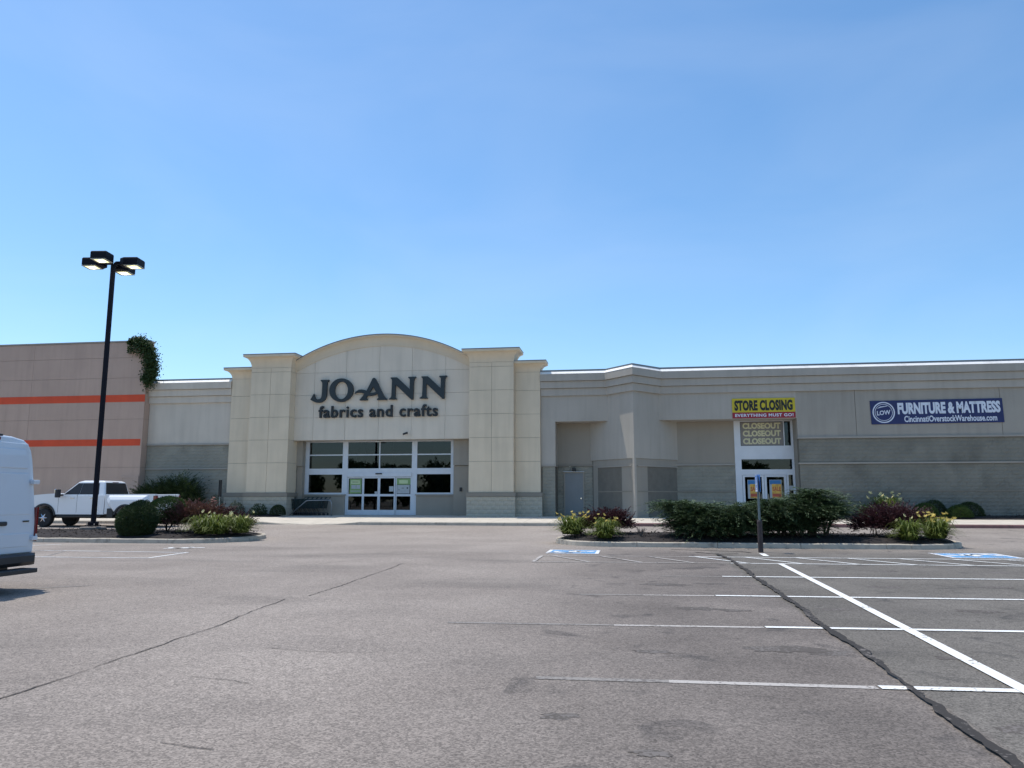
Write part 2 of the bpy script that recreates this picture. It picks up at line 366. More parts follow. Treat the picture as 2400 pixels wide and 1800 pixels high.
# ------------------------------------------------------------------ the lot
ys = [-250, -120, -60, -20, 0, 10, 20, 22] + [23 + .25 * i for i in range(18)] + [28, 30, 33, 36, 38, 40, 43, 46, 60, 120, 400]
xs = [-400, -120, -60, -30, -15, 0, 15, 30, 60, 120, 400]
b = MB(); b.add([(x, y, gz(y)) for y in ys for x in xs], [(j * len(xs) + i, j * len(xs) + i + 1, (j + 1) * len(xs) + i + 1, (j + 1) * len(xs) + i) for j in range(len(ys) - 1) for i in range(len(xs) - 1)])
lot = struct('parking_lot', b, 'asphalt')
def strip(name, pts, wd, m, z=.004, jit=0.0, seed=1):
    rr = random.Random(seed); P = [Vector(p) for p in pts]; Q = []
    for a, c in zip(P, P[1:]):
        k = max(1, int((c - a).length / (.07 if jit else 2)))
        Q += [a.lerp(c, i / k) for i in range(k)]
    Q.append(P[-1]); vs = []; wv = 0.0; wl = wr = 1.0
    for i, p in enumerate(Q):
        t = (Q[min(i + 1, len(Q) - 1)] - Q[max(i - 1, 0)]).normalized(); n = Vector((-t.y, t.x))
        if jit: wv = wv * .9 + rr.uniform(-1, 1) * .012; wl = .8 * wl + .2 * (1 + jit * rr.uniform(-1.6, 1.6)); wr = .8 * wr + .2 * (1 + jit * rr.uniform(-1.6, 1.6))
        for s in (1, -1):
            q = p + n * (wv + wd / 2 * s * max(.12, wl if s > 0 else wr)); vs.append((q.x, q.y, gz(q.y) + z))
    b = MB().add(vs, [(2 * i, 2 * i + 1, 2 * i + 3, 2 * i + 2) for i in range(len(Q) - 1)])
    return obj(name, b, m, lot)
# stall lines: fresh paint to the right of the sealed seam, worn paint to its left
for Y, xl in ((15.62, 1.75), (12.6, 1.3), (9.68, 1.55), (6.82, 1.95)):
    strip('stall_line', [(xl, Y - .04), (11.5, Y + .35)], .115, 'paint', .008)
strip('stall_line', [(-.8, 12.43), (.2, 12.49)], .10, 'paint_faded', .004); strip('stall_line', [(.2, 12.49), (1.28, 12.56)], .10, 'paint_worn', .004)
strip('stall_line', [(-2.2, 9.44), (-.2, 9.54)], .09, 'paint_faded', .004); strip('stall_line', [(-.2, 9.54), (1.53, 9.63)], .10, 'paint_worn', .004)
strip('stall_line', [(-.8, 6.72), (.3, 6.75)], .10, 'paint_faded', .004); strip('stall_line', [(.3, 6.75), (1.93, 6.78)], .10, 'paint_worn', .004)
strip('stall_line', [(.6, 15.50), (1.73, 15.57)], .09, 'paint_faded', .004)
strip('centre_line', [(3.52, 21.9), (3.48, 20.95)], .15, 'paint', .016)
strip('centre_line', [(3.40, 18.65), (3.24, 13), (3.02, 6.2), (2.95, 3.0)], .125, 'paint', .012)
# hatched access aisle
strip('aisle_line', [(-2.25, 20.35), (1.5, 20.6)], .09, 'paint_worn', .008); strip('aisle_line', [(1.5, 20.6), (11.5, 20.75)], .10, 'paint', .008)
strip('aisle_line', [(-2.25, 18.42), (2.3, 18.7)], .09, 'paint_worn', .008); strip('aisle_line', [(2.3, 18.7), (11.5, 18.95)], .10, 'paint', .008)
strip('aisle_line', [(-2.25, 20.35), (-2.25, 18.42)], .09, 'paint_worn', .012)
for i in range(11):
    x = -2.0 + 1.22 * i
    strip('hatch_line', [(x, 20.45 + .03 * i), (x + 1.05, 18.58 + .03 * i)], .09, 'paint' if i > 2 else 'paint_worn', .012)
# left-hand bays
strip('aisle_line', [(-20, 18.0), (-11.92, 18.14)], .09, 'paint_mark', .006); strip('aisle_line', [(-11.92, 18.14), (-12.05, 20.12)], .10, 'paint', .008)
strip('aisle_line', [(-20, 20.4), (-12.05, 20.12)], .09, 'paint_mark', .006); strip('hatch_line', [(-18.2, 20.3), (-17.0, 18.1)], .09, 'paint'); strip('hatch_line', [(-15.9, 20.3), (-14.8, 18.1)], .09, 'paint_faded')
strip('stall_line', [(-19.2, 21.2), (-18.2, 23.0)], .11, 'paint', .008); strip('stall_line', [(-14.5, 13.6), (-12.6, 13.9)], .08, 'paint_faded'); strip('stall_line', [(-9.9, 11.9), (-9.2, 12.4)], .10, 'paint_faded')
# seam sealed with tar, and cracks
strip('sealed_seam', [(2.32, 21.7), (2.41, 19.7), (2.42, 17.5), (2.35, 15.5), (2.34, 13.2), (2.29, 11.7), (2.25, 10.4), (2.21, 8.7), (2.2, 7.3), (2.15, 6.1), (2.12, 5.2), (2.05, 3.5)], .085, 'sealant', .020, .9, 3)
strip('sealed_seam', [(1.2, 23.4), (3.1, 22.7), (3.3, 22.3)], .09, 'sealant', .008, .3, 4); strip('sealed_seam', [(1.8, 22.3), (2.35, 21.6), (2.9, 21.9)], .08, 'sealant', .010, .3, 5)
for k, p in enumerate(([(-4.69, 4.2), (-4.72, 6.02), (-4.79, 6.9), (-4.76, 7.35), (-4.82, 8.28), (-4.84, 8.92), (-4.96, 9.85), (-5.11, 11.19)],
                       [(-4.91, 11.6), (-4.93, 12.8), (-4.96, 14.4), (-5.15, 17.5)], [(-3.72, 6.3), (-3.35, 6.25), (-3.1, 6.15)], [(-3.6, 7.6), (-3.0, 7.5), (-2.5, 7.55)],
                       [(-7.2, 16.5), (-6.6, 18.2), (-5.9, 21.0)], [(-9.5, 14.6), (-8.6, 15.1)], [(-2.9, 4.65), (-2.5, 4.55)], [(-4.5, 27.5), (-1.5, 28.6), (-3, 29.5), (4, 30.2)])):
    strip('crack', p, .008 if k > 1 else .016, 'crack', .006, .9, 20 + k)
# oil dripped in the middle of the bays
paint('oil', (.105, .092, .082), 0.25)
rs_ = random.Random(77)
for x, y, a in ((.9, 11.1, .55), (1.35, 11.0, .4), (2.7, 11.3, .35), (1.5, 8.3, .6), (1.9, 8.2, .4), (3.0, 8.1, .3), (3.9, 8.5, .3), (4.6, 11.4, .5), (4.3, 14.2, .5), (.6, 14.0, .7), (1.4, 14.3, .5), (3.0, 5.9, .3), (2.6, 5.7, .4), (.2, 8.0, .3), (5.2, 17.2, .5), (1.2, 17.3, .6), (-.5, 5.6, .25), (6.1, 14.4, .5), (7.4, 17.2, .5), (.1, 4.9, .2)):
    ph = [rs_.uniform(.55, 1.25) for _ in range(16)]
    pl_ = [(x + a * .62 * ph[i] * math.cos(R(22.5 * i)), y + a * .34 * ph[i] * math.sin(R(22.5 * i))) for i in range(16)]
    oz_ = .0015 + .0012 * (len(lot.children) % 2)
    obj('oil_stain', MB().add([(px, py, gz(py) + oz_) for px, py in pl_], [tuple(range(16))]), 'oil', lot)
# accessible-bay emblems: blue ground with a white wheelchair figure lying along the bay
def emblem(cx, cy, s, sx, blue=True, ang=0.0):
    def T(p): x, y = p[0] * s * sx, p[1] * s; return (cx + x * math.cos(ang) - y * math.sin(ang), cy + x * math.sin(ang) + y * math.cos(ang))
    def put(name, polys, m, z):
        b = MB()
        for pl in polys: b.add([(*T(p), gz(T(p)[1]) + z) for p in pl], [tuple(range(len(pl)))])
        return obj(name, b, m, lot)
    if blue:
        put('emblem_ground', [[(-.5, -.5), (.5, -.5), (.5, .5), (-.5, .5)]], 'paint_blue', .006)
        put('emblem_border', [[(-.58, -.58), (.58, -.58), (.5, -.5), (-.5, -.5)], [(.58, -.58), (.58, .58), (.5, .5), (.5, -.5)], [(.58, .58), (-.58, .58), (-.5, .5), (.5, .5)], [(-.58, .58), (-.58, -.58), (-.5, -.5), (-.5, .5)]], 'paint_mark', .006)
    fig = []
    A = [R(75 + 21 * i) for i in range(13)]                        # the wheel; the figure's head points along +x
    for a0, a1 in zip(A, A[1:]): fig.append([(-.14 - q * math.sin(a), q * math.cos(a)) for a, q in ((a0, .31), (a1, .31), (a1, .20), (a0, .20))])
    fig.append([(.38 + .10 * math.cos(R(30 * i)), .02 + .10 * math.sin(R(30 * i))) for i in range(12)])
    fig += [[(.27, -.04), (.27, .08), (-.10, .10), (-.10, -.03)], [(.0, -.03), (-.10, -.03), (-.10, -.30), (.0, -.30)], [(-.10, -.20), (-.04, -.30), (-.36, -.43), (-.40, -.33)], [(.18, -.04), (.09, -.04), (.09, -.24), (.18, -.24)]]
    put('wheelchair_figure', fig, 'paint', .012)
emblem(8.9, 22.05, 1.5, 1.0, True, R(180)); emblem(-1.55, 22.0, 1.25, 1.0, True); emblem(-13.2, 21.95, 1.2, 1.0, False)

# sidewalk in slabs with a flush ramp before the entrance
KY = 36.6
def wz(Y): return gz(KY) + .15 + (Y - KY) * (.49 - gz(KY) - .15) / (43 - KY) if Y < 43 else .49
def ramp_at(x):                                       # 1 on the flush part
    return max(0.0, min(1.0, 1.6 - abs(x + 15.6) / 1.6))
b = MB().box(-60, 32, KY + .02, 60, gz(KY) - .25, gz(KY) - .02)
walk = struct('sidewalk', b, 'concrete')
X = -46.0; k = 0
while X < 27:
    x1 = X + 1.52
    for y0, y1 in ((KY + .17, 40.2), (40.215, 44.0)):
        vs = []
        for z in (0, 1):
            for (x, y) in ((X, y0), (x1 - .012, y0), (x1 - .012, y1), (X, y1)):
                top = wz(y) - (ramp_at(x) * .145 if y < 37 else 0)
                vs.append((x, y, top if z else gz(KY) - .02))
        obj('slab', MB().add(vs, [(0, 3, 2, 1), (4, 5, 6, 7), (0, 1, 5, 4), (1, 2, 6, 5), (2, 3, 7, 6), (3, 0, 4, 7)]), 'concrete', walk)
    X = x1
X = -46.0
while X < 27:
    x1 = X + 2.4; b = MB(); rg = []
    for x in (X, X + .6, X + 1.2, X + 1.8, x1 - .01):
        t = gz(KY) + .15 - ramp_at(x) * .14
        rg.append([(x, KY, gz(KY) - .05), (x, KY, t - .03), (x, KY + .03, t), (x, KY + .165, t + .002), (x, KY + .165, gz(KY) - .05)])
    obj('kerb_stone', b.loft(rg), 'kerb_red' if X > -3 else 'kerb', walk); X = x1

# planted islands and the beds along the shopfront
def outline(x0, x1, y0, y1, r, inset=0.0, n=12):
    x0 += inset; x1 -= inset; y0 += inset; y1 -= inset; r = max(r - inset, .05); pts = []
    for cx, cy, a in ((x1 - r, y0 + r, -90), (x1 - r, y1 - r, 0), (x0 + r, y1 - r, 90), (x0 + r, y0 + r, 180)):
        pts += [(cx + r * math.cos(R(a + 90 * i / n)), cy + r * math.sin(R(a + 90 * i / n))) for i in range(n + 1)]
    return pts
def resample(pts, step):
    out = []; L = 0; P = pts + [pts[0]]
    for a, c in zip(P, P[1:]):
        d = math.dist(a, c); k = max(1, round(d / step))
        out += [(a[0] + (c[0] - a[0]) * i / k, a[1] + (c[1] - a[1]) * i / k) for i in range(k)]
    return out
def mulch_chips(parent, pts_fn, n, seed):
    g = np.random.default_rng(seed); P = np.array([pts_fn(g) for _ in range(n)])
    D = g.normal(size=(n, 3)); D[:, 2] *= .35; D /= np.linalg.norm(D, axis=1)[:, None]
    me = leaves(P, D, np.tile((0, 0, 1.), (n, 1)) + g.normal(size=(n, 3)) * .5, g.uniform(.05, .13, n), g.uniform(.018, .04, n), 'mulch_chip')
    o = obj('mulch_chips', me, 'mulch_chip', parent); o['kind'] = 'stuff'
def leaves(P, D, Nn, L, W, m):
    P, D, Nn = (np.asarray(a, float) for a in (P, D, Nn)); n = len(P)
    S = np.cross(D, Nn); S /= np.linalg.norm(S, axis=1)[:, None] + 1e-9
    L = np.broadcast_to(np.asarray(L, float), (n,))[:, None]; W = np.broadcast_to(np.asarray(W, float), (n,))[:, None]
    V = np.stack([P, P + D * L * .45 + S * W * .5, P + D * L, P + D * L * .45 - S * W * .5], 1).reshape(-1, 3)
    return npmesh('leaves', V, np.arange(4 * n).reshape(n, 4), m)
def mound_z(x, y, x0, x1, y0, y1, h, r=1.6):
    d = min(x - x0, x1 - x, y - y0, y1 - y); t = max(0, min(1, d / r)); return gz(y) + .12 + h * math.sin(t * math.pi / 2)
def island(name, x0, x1, y0, y1, r, h, seed):
    rr = random.Random(seed)
    outer = resample(outline(x0, x1, y0, y1, r), .35); 
    isl = bpy.data.objects.new(name, None); COL.objects.link(isl); isl.location = ((x0 + x1) / 2, (y0 + y1) / 2, gz((y0 + y1) / 2)); isl['kind'] = 'structure'
    n = len(outer); cx, cy = (x0 + x1) / 2, (y0 + y1) / 2; rings = []
    for i, (x, y) in enumerate(outer):
        a, c = outer[i - 1], outer[(i + 1) % n]; t = Vector((c[0] - a[0], c[1] - a[1])).normalized(); nx, ny = -t.y, t.x
        g = gz(y); w_ = .17; j = rr.uniform(-.006, .006)
        rings.append([(x, y, g - .05), (x + nx * .015, y + ny * .015, g + .125 + j), (x + nx * .04, y + ny * .04, g + .145 + j), (x + nx * (w_ - .02), y + ny * (w_ - .02), g + .15 + j), (x + nx * w_, y + ny * w_, g + .13 + j), (x + nx * w_, y + ny * w_, g - .05)])
    k = 7
    for s in range(0, n, k):
        idx = [(s + q) % n for q in range(min(k, n - s) + 1)]
        rg = [list(rings[i]) for i in idx]
        u = Vector(rg[-2][0]).lerp(Vector(rg[-1][0]), .96) - Vector(rg[-1][0])
        rg[-1] = [tuple(Vector(p) + u) for p in rg[-1]]
        obj('kerb_stone', MB().loft(rg), 'kerb', isl)
    vs = [(cx, cy, 0)]; inner = [(rg[4][0], rg[4][1]) for rg in rings]; F = []
    lev = [1.0, .97, .93, .86, .76, .6, .4, .2]
    vs = []
    for f in lev:
        for (x, y) in inner:
            px, py = (cx + (x - cx) * (1 - (1 - f) * min(1, (y1 - y0) / (x1 - x0) * 1.0)) if f > .7 else cx + (x - cx) * f, cy + (y - cy) * f)
            vs.append((px, py, gz(py) + .11 + h * math.sqrt(max(0, 1 - f * f)) + (rr.uniform(-.02, .02) if f < 1 else 0)))
    vs.append((cx, cy, gz(cy) + .11 + h))
    for q in range(len(lev) - 1): F += [(q * n + i, q * n + (i + 1) % n, (q + 1) * n + (i + 1) % n, (q + 1) * n + i) for i in range(n)]
    F += [((len(lev) - 1) * n + i, (len(lev) - 1) * n + (i + 1) % n, len(vs) - 1) for i in range(n)]
    o = obj('mulch', MB().add(vs, F), 'mulch', isl, smooth=True); o['kind'] = 'stuff'
    def pt(g):
        while True:
            x, y = g.uniform(x0 + .25, x1 - .25), g.uniform(y0 + .25, y1 - .25)
            if min(x - x0, x1 - x) < r and abs(y - cy) > (r - .2) * math.sqrt(max(0, 1 - ((r - min(x - x0, x1 - x)) / r) ** 2)): continue
            f = max(abs(y - cy) / ((y1 - y0) / 2 - .17), 0); return (x, y, gz(y) + .115 + h * math.sqrt(max(0, 1 - min(1, f) ** 2)) * .98)
    mulch_chips(isl, pt, int((x1 - x0) * 260), seed)
    return isl
def isl_z(y, y0, y1, h): return gz(y) + .10 + h * math.sqrt(max(0, 1 - min(1, abs(y - (y0 + y1) / 2) / ((y1 - y0) / 2 - .17)) ** 2))
IR = (-2.45, 10.15, 24.35, 28.5, 2.0, .20); IL = (-34.0, -13.0, 23.95, 28.4, 2.1, .18)
island('planting_island', *IR, 31); island('planting_island', *IL, 32)
def bed(x0, x1, y0, y1, seed):
    g = random.Random(seed); nx, ny = int((x1 - x0) / .3), 7; vs = []
    for j in range(ny + 1):
        for i in range(nx + 1):
            x, y = x0 + (x1 - x0) * i / nx, y0 + (y1 - y0) * j / ny; t = j / ny; e = min(1, min(x - x0, x1 - x) / .4)
            vs.append((x, y, wz(y) - .015 + .13 * math.sin(min(1, t * 2.2) * math.pi / 2) * e + g.uniform(-.012, .012)))
    o = MB().add(vs, [(j * (nx + 1) + i, j * (nx + 1) + i + 1, (j + 1) * (nx + 1) + i + 1, (j + 1) * (nx + 1) + i) for j in range(ny) for i in range(nx)])
    o = struct('planting_bed', o, 'mulch', smooth=True)
    mulch_chips(o, lambda q: (lambda x, y: (x, y, wz(y) + .125 * min(1, max(.1, 2.2 * (y - y0) / (y1 - y0)))))(q.uniform(x0 + .2, x1 - .2), q.uniform(y0 + .1, y1 - .1)), int((x1 - x0) * 120), seed)
bed(9.25, 26, 41.0, 42.98, 41); bed(-28.8, -23.7, 40.9, 42.98, 42); bed(-23.65, -19.5, 40.9, 42.15, 43)

# ------------------------------------------------------------------ shared wall pieces
_blk = {}
def block_mesh(wd, ht, m, seed):
    key = (round(wd, 3), round(ht, 3), m, seed)
    if key not in _blk:
        g = random.Random(seed * 31 + 7); nx, nz = 3, 2; vs = []
        for j in range(nz + 1):
            for i in range(nx + 1):
                e = i in (0, nx) or j in (0, nz)
                vs.append((wd * i / nx, -(0.0 if e else g.uniform(.008, .03)), ht * j / nz))
        k = len(vs); F = [(j * (nx + 1) + i, j * (nx + 1) + i + 1, (j + 1) * (nx + 1) + i + 1, (j + 1) * (nx + 1) + i) for j in range(nz) for i in range(nx)]
        vs += [(0, .04, 0), (wd, .04, 0), (wd, .04, ht), (0, .04, ht)]
        c = [0, nx, (nx + 1) * (nz + 1) - 1, (nx + 1) * nz]
        F += [(c[0], k, k + 1, c[1]), (c[1], k + 1, k + 2, c[2]), (c[2], k + 2, k + 3, c[3]), (c[3], k + 3, k, c[0])]
        me = bpy.data.meshes.new('block'); me.from_pydata(vs, [], F); me.materials.append(M[m]); _blk[key] = me
    return _blk[key]
def blocks(x0, x1, z0, z1, y, parent, m, bw=.4, bh=.2, single=False, seed=1):
    """split-face masonry facing -Y in running bond"""
    g = random.Random(seed); rows = max(1, round((z1 - z0) / bh)); bh = (z1 - z0) / rows; big = MB(); k = 0
    for r in range(rows):
        x = x0 - (bw / 2 if r % 2 else 0)
        while x < x1 - .02:
            a, c = max(x, x0), min(x + bw, x1); x += bw
            if c - a < .05: continue
            if single:
                o = obj('block', block_mesh(c - a - .008, bh - .008, m, g.randrange(5)), m, parent)
                o.location = (a, y + g.uniform(-.006, .006), z0 + r * bh)
            else:
                s = block_mesh(c - a - .004, bh - .004, m, g.randrange(6)); dy = g.uniform(-.010, .006)
                big.add([(v.co.x + a, v.co.y + y + dy, v.co.z + z0 + r * bh) for v in s.vertices], [tuple(p.vertices) for p in s.polygons])
    if not single:
        o = obj('split_face_blocks', big, m, parent); o['kind'] = 'stuff'
def panel(x0, x1, z0, z1, y, parent, m, t=.05, gap=.016, name='panel'):
    b = MB().box(x0 + gap / 2, x1 - gap / 2, y, y + t, z0 + gap / 2, z1 - gap / 2)
    return obj(name, b, m, parent)
def side_panel(x, y0, y1, z0, z1, parent, m, sgn, gap=.016):
    xx = sorted((x, x - sgn * .05)); return obj('panel', MB().box(xx[0], xx[1], y0 + gap / 2, y1 - gap / 2, z0 + gap / 2, z1 - gap / 2), m, parent)

def pane(x0, x1, z0, z1, y, parent, m='glass', name='window_pane'): return obj(name, MB().box(x0, x1, y, y + .012, z0, z1), m, parent)
def bars(parent, rects, y0, y1, m, name='mullion'):
    for x0, x1, z0, z1 in rects: obj(name, MB().box(x0, x1, y0, y1, z0, z1), m, parent)

CORN = ((0, 7.18), (.10, 7.18), (.10, 7.585), (0, 7.585)), ((0, 7.60), (.20, 7.60), (.20, 7.985), (0, 7.985)), ((0, 8.0), (.30, 8.0), (.30, 8.39), (0, 8.39))
def cornice(path, parent, m, capm='cap_metal'):
    for p in CORN: obj('cornice_band', sweep(path, p), m, parent)
    obj('coping', sweep(path, ((.31, 8.392), (.31, 8.40), (.12, 8.562), (-.5, 8.57), (-.5, 8.392))), 'membrane', parent)
    obj('metal_cap', sweep(path, ((.125, 8.566), (.125, 8.65), (-.35, 8.66), (-.35, 8.574))), capm, parent)

# ------------------------------------------------------------------ craft store with the arched entrance
cs = thing('craft_store', 'pale store building with arched beige entrance between stepped pilasters', 'store', (-14, 43, .45))
# hidden body: roof and side walls
obj('roof', MB().box(-28.7, -4.9, 44.3, 66, 7.9, 8.05), 'membrane', cs)
obj('rear_wall', MB().box(-28.7, -4.9, 65.7, 66, .2, 7.88), 'stucco_dark', cs)
# left wing
obj('wall', MB().box(-28.84, -23.3, 43.0, 43.4, 4.72, 8.5), 'stucco', cs)
cornice([(-28.84, 43), (-23.44, 43)], cs, 'stucco')
obj('backing_wall', MB().box(-28.84, -23.3, 43.05, 43.4, .2, 4.6), 'mortar', cs)
obj('sill_trim', MB().box(-28.84, -23.35, 42.93, 43.05, 4.62, 4.715), 'trim', cs); obj('sill_trim', MB().box(-28.84, -23.35, 42.95, 43.05, 3.17, 3.25), 'trim', cs)
blocks(-28.84, -23.35, 3.255, 4.615, 43.03, cs, 'block', seed=3); blocks(-28.84, -23.35, .3, 3.165, 43.03, cs, 'block', seed=4)
# pilasters
ZJ = [1.78, 3.5, 4.83, 6.16, 7.5, 8.84]
def cove(b, x0, x1, y0, z0, z1, fl, left, right, yb):
    rings = []
    for i in range(9):
        t = i / 8; o = fl * (1 - math.sqrt(max(0, 1 - t * t))); z = z0 + (z1 - .11 - z0) * t
        rings.append([(x0 - (o if left else 0), yb, z), (x0 - (o if left else 0), y0 - o, z), (x1 + (o if right else 0), y0 - o, z), (x1 + (o if right else 0), yb, z)])
    rings.append([(p[0], p[1], z1) for p in rings[-1]])
    return b.loft(rings)
def pilaster(x0, x1, y0, ztop, zc, cols, left, right, side=0, seed=0, yback=43.6):
    p = obj('pilaster', MB().box(x0 + .03, x1 - .03, y0 + .03, yback, .3, ztop - .1), 'reveal', cs)
    zs = [z for z in ZJ if z < zc - .1] + [zc]
    if zc - zs[-2] < .25: zs = zs[:-2] + [zs[-1]]
    for a, c in zip(cols, cols[1:]):
        for z0, z1 in zip(zs, zs[1:]): panel(a, c, z0, z1, y0, p, 'beige')
    for sgn, x in ((1, x1), (-1, x0)):
        for z0, z1 in zip(zs, zs[1:]): side_panel(x, y0 + .06, yback, z0, z1, p, 'beige', sgn)
    obj('capital', cove(MB(), x0, x1, y0, zc + .004, ztop, .38, left, right, yback), 'beige', p, smooth=False)
    obj('metal_cap', MB().box(x0 - (.39 if left else 0), x1 + (.39 if right else 0), y0 - .39, yback, ztop + .002, ztop + .055), 'cap_metal', p)
    # base
    e = .09
    obj('base_core', MB().box(x0 - e + .03, x1 + e - .03, y0 - e + .03, yback, .25, 1.56), 'mortar', p)
    obj('base_cap', MB().box(x0 - e - .03, x1 + e + .03, y0 - e - .035, yback, 1.56, 1.775), 'trim_dark', p)
    blocks(x0 - e, x1 + e, .42, 1.555, y0 - e + .01, p, 'block_pale', .46, .23, True, seed)
    for sgn, x in ((1, x1 + e), (-1, x0 - e)):
        xx = sorted((x - sgn * .005, x - sgn * .04)); rows = 5; bh = (1.555 - .42) / rows
        for r in range(rows):
            for q in range(2):
                ya = y0 - e + .05 + q * .5; obj('block', MB().box(xx[0], xx[1], ya, min(ya + .49, yback), .42 + r * bh, .42 + (r + 1) * bh - .008), 'block_pale', p)
    return p
pilaster(-21.95, -19.47, 42.3, 9.84, 9.10, [-21.95, -20.72, -19.47], True, True, 1, 1)
pilaster(-23.42, -21.955, 42.8, 9.16, 8.55, [-23.42, -21.955], True, False, 0, 2)
pilaster(-8.77, -6.23, 42.3, 9.80, 9.10, [-8.77, -7.48, -6.23], True, True, -1, 3)
pilaster(-6.225, -4.79, 42.8, 9.13, 8.55, [-6.225, -4.79], False, True, 0, 4)
# arched wall
AX, RI, ZI, RO, ZO = -14.12, 10.55, 10.36, 10.30, 10.98
def arch(x, r, zt): return zt - r + math.sqrt(max(0, r * r - (x - AX) ** 2))
XL, XR = -19.47, -8.77
def arc_pts(x0, x1, r, zt, n=24): return [(x0 + (x1 - x0) * i / n, arch(x0 + (x1 - x0) * i / n, r, zt)) for i in range(n + 1)]
aw = obj('arch_wall', MB().xz([(XL, 4.85), (XR, 4.85)] + arc_pts(XR, XL, RO, ZO - .12), 43.06, 43.6), 'reveal', cs)
xs_ = [XL, -18.29, -16.33, -14.3, -12.32, -10.32, XR]; zs_ = [4.83, 6.16, 7.5, 8.84]
for a, c in zip(xs_, xs_[1:]):
    for z0, z1 in zip(zs_, zs_[1:]): panel(a, c, z0, z1, 43.01, aw, 'stucco_arch', gap=.012)
    pts = [(a + .006, 8.846), (c - .006, 8.846)] + [(x, max(8.85, z)) for x, z in arc_pts(c - .006, a + .006, RI, ZI + .03, 8)]
    obj('panel', MB().xz(pts, 43.01, 43.06), 'stucco_arch', aw)
obj('soffit', MB().box(XL, XR, 43.02, 44.2, 4.835, 4.85), 'stucco', cs)
# coved band of the arch
rings = []
for i in range(49):
    x = XL - .05 + (XR - XL + .1) * i / 48; ring = []
    zi, zo = arch(x, RI, ZI), arch(x, RO, ZO) - .06
    for q in range(7):
        t = q / 6; ring.append((x, 43.0 - .03 - .30 * (1 - math.sqrt(max(0, 1 - t * t))), zi + (zo - zi) * t))
    ring += [(x, 42.67, zo + .06), (x, 43.6, zo + .06), (x, 43.6, zi)]
    rings.append(ring)
obj('arch_band', MB().loft(rings), 'beige_arch', aw)
obj('metal_cap', MB().loft([[(x, 42.65, z + .002), (x, 42.65, z + .05), (x, 43.6, z + .05), (x, 43.6, z + .002)] for x, z in arc_pts(XL - .05, XR + .05, RO, ZO, 48)]), 'cap_metal', aw)
# entrance recess and glazing
GY = 44.0
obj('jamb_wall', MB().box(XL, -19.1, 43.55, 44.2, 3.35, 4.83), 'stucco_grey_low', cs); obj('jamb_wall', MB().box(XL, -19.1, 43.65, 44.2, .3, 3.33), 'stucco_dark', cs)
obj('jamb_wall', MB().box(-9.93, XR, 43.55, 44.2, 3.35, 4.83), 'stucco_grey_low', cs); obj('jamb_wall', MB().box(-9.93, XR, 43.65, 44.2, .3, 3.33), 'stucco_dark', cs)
obj('sill_wall', MB().box(-19.1, -16.55, 43.9, 44.2, .3, 1.62), 'stucco_dark', cs); obj('sill_ledge', MB().box(-19.12, -16.5, 43.82, 44.2, 1.624, 1.70), 'trim', cs)
obj('sill_wall', MB().box(-12.2, -9.93, 43.9, 44.2, .3, 1.62), 'stucco_dark', cs); obj('sill_ledge', MB().box(-12.25, -9.93, 43.82, 44.2, 1.624, 1.70), 'trim', cs)
bars(cs, [(-19.1, -18.86, 1.70, 4.83), (-16.77, -16.44, .50, 4.83), (-12.52, -12.2, .50, 4.83), (-10.18, -9.96, 1.70, 4.83)], GY, GY + .14, 'aluminium', 'frame_post')
bars(cs, [(-18.86, -16.77, 2.86, 3.21), (-16.44, -12.52, 2.95, 3.21), (-12.2, -10.18, 2.86, 3.21), (-18.86, -16.77, 1.70, 1.79), (-12.2, -10.18, 1.70, 1.79), (-18.86, -16.77, 4.77, 4.83), (-16.44, -12.52, 4.77, 4.83), (-12.2, -10.18, 4.77, 4.83)], GY + .003, GY + .14, 'aluminium', 'frame_rail')
bars(cs, [(-18.86, -16.77, 3.98, 4.05), (-16.44, -12.52, 3.98, 4.05), (-12.2, -10.18, 3.98, 4.05), (-14.53, -14.46, 3.21, 3.98), (-14.53, -14.46, 4.05, 4.77)], GY + .01, GY + .12, 'aluminium', 'mullion')
for x0, x1 in ((-18.86, -16.77), (-16.44, -14.53), (-14.46, -12.52), (-12.2, -10.18)):
    pane(x0, x1, 3.21, 3.98, GY + .06, cs); pane(x0, x1, 4.05, 4.77, GY + .06, cs)
for x0, x1 in ((-18.86, -16.77), (-12.2, -10.18)): pane(x0, x1, 1.79, 2.86, GY + .06, cs)
bars(cs, [(-16.44, -12.52, 2.72, 2.95)], GY - .06, GY + .14, 'aluminium', 'door_header')
for i, (x0, x1) in enumerate(((-16.44, -15.47), (-15.46, -14.49), (-14.48, -13.50), (-13.49, -12.52))):
    y = GY + (.05 if i in (0, 3) else -.01)
    d = obj('sliding_door', MB().box(x0, x1, y, y + .05, .50, .79), 'aluminium', cs)
    for r in ((x0, x0 + .07, .79, 2.71), (x1 - .07, x1, .79, 2.71)): obj('door_stile', MB().box(r[0], r[1], y, y + .05, r[2], r[3]), 'aluminium', d)
    for r in ((x0 + .07, x1 - .07, 1.58, 1.71), (x0 + .07, x1 - .07, 2.63, 2.71)): obj('door_rail', MB().box(r[0], r[1], y, y + .05, r[2], r[3]), 'aluminium', d)
    pane(x0 + .07, x1 - .07, .79, 1.58, y + .02, d, name='door_pane'); pane(x0 + .07, x1 - .07, 1.71, 2.63, y + .02, d, name='door_pane')
obj('threshold', MB().box(-16.44, -12.52, 43.85, 44.2, .45, .497), 'cap_metal', cs)
obj('door_sensor', MB().box(-14.68, -14.30, GY - .14, GY - .062, 2.86, 2.93), 'black', cs, bevel=.01)
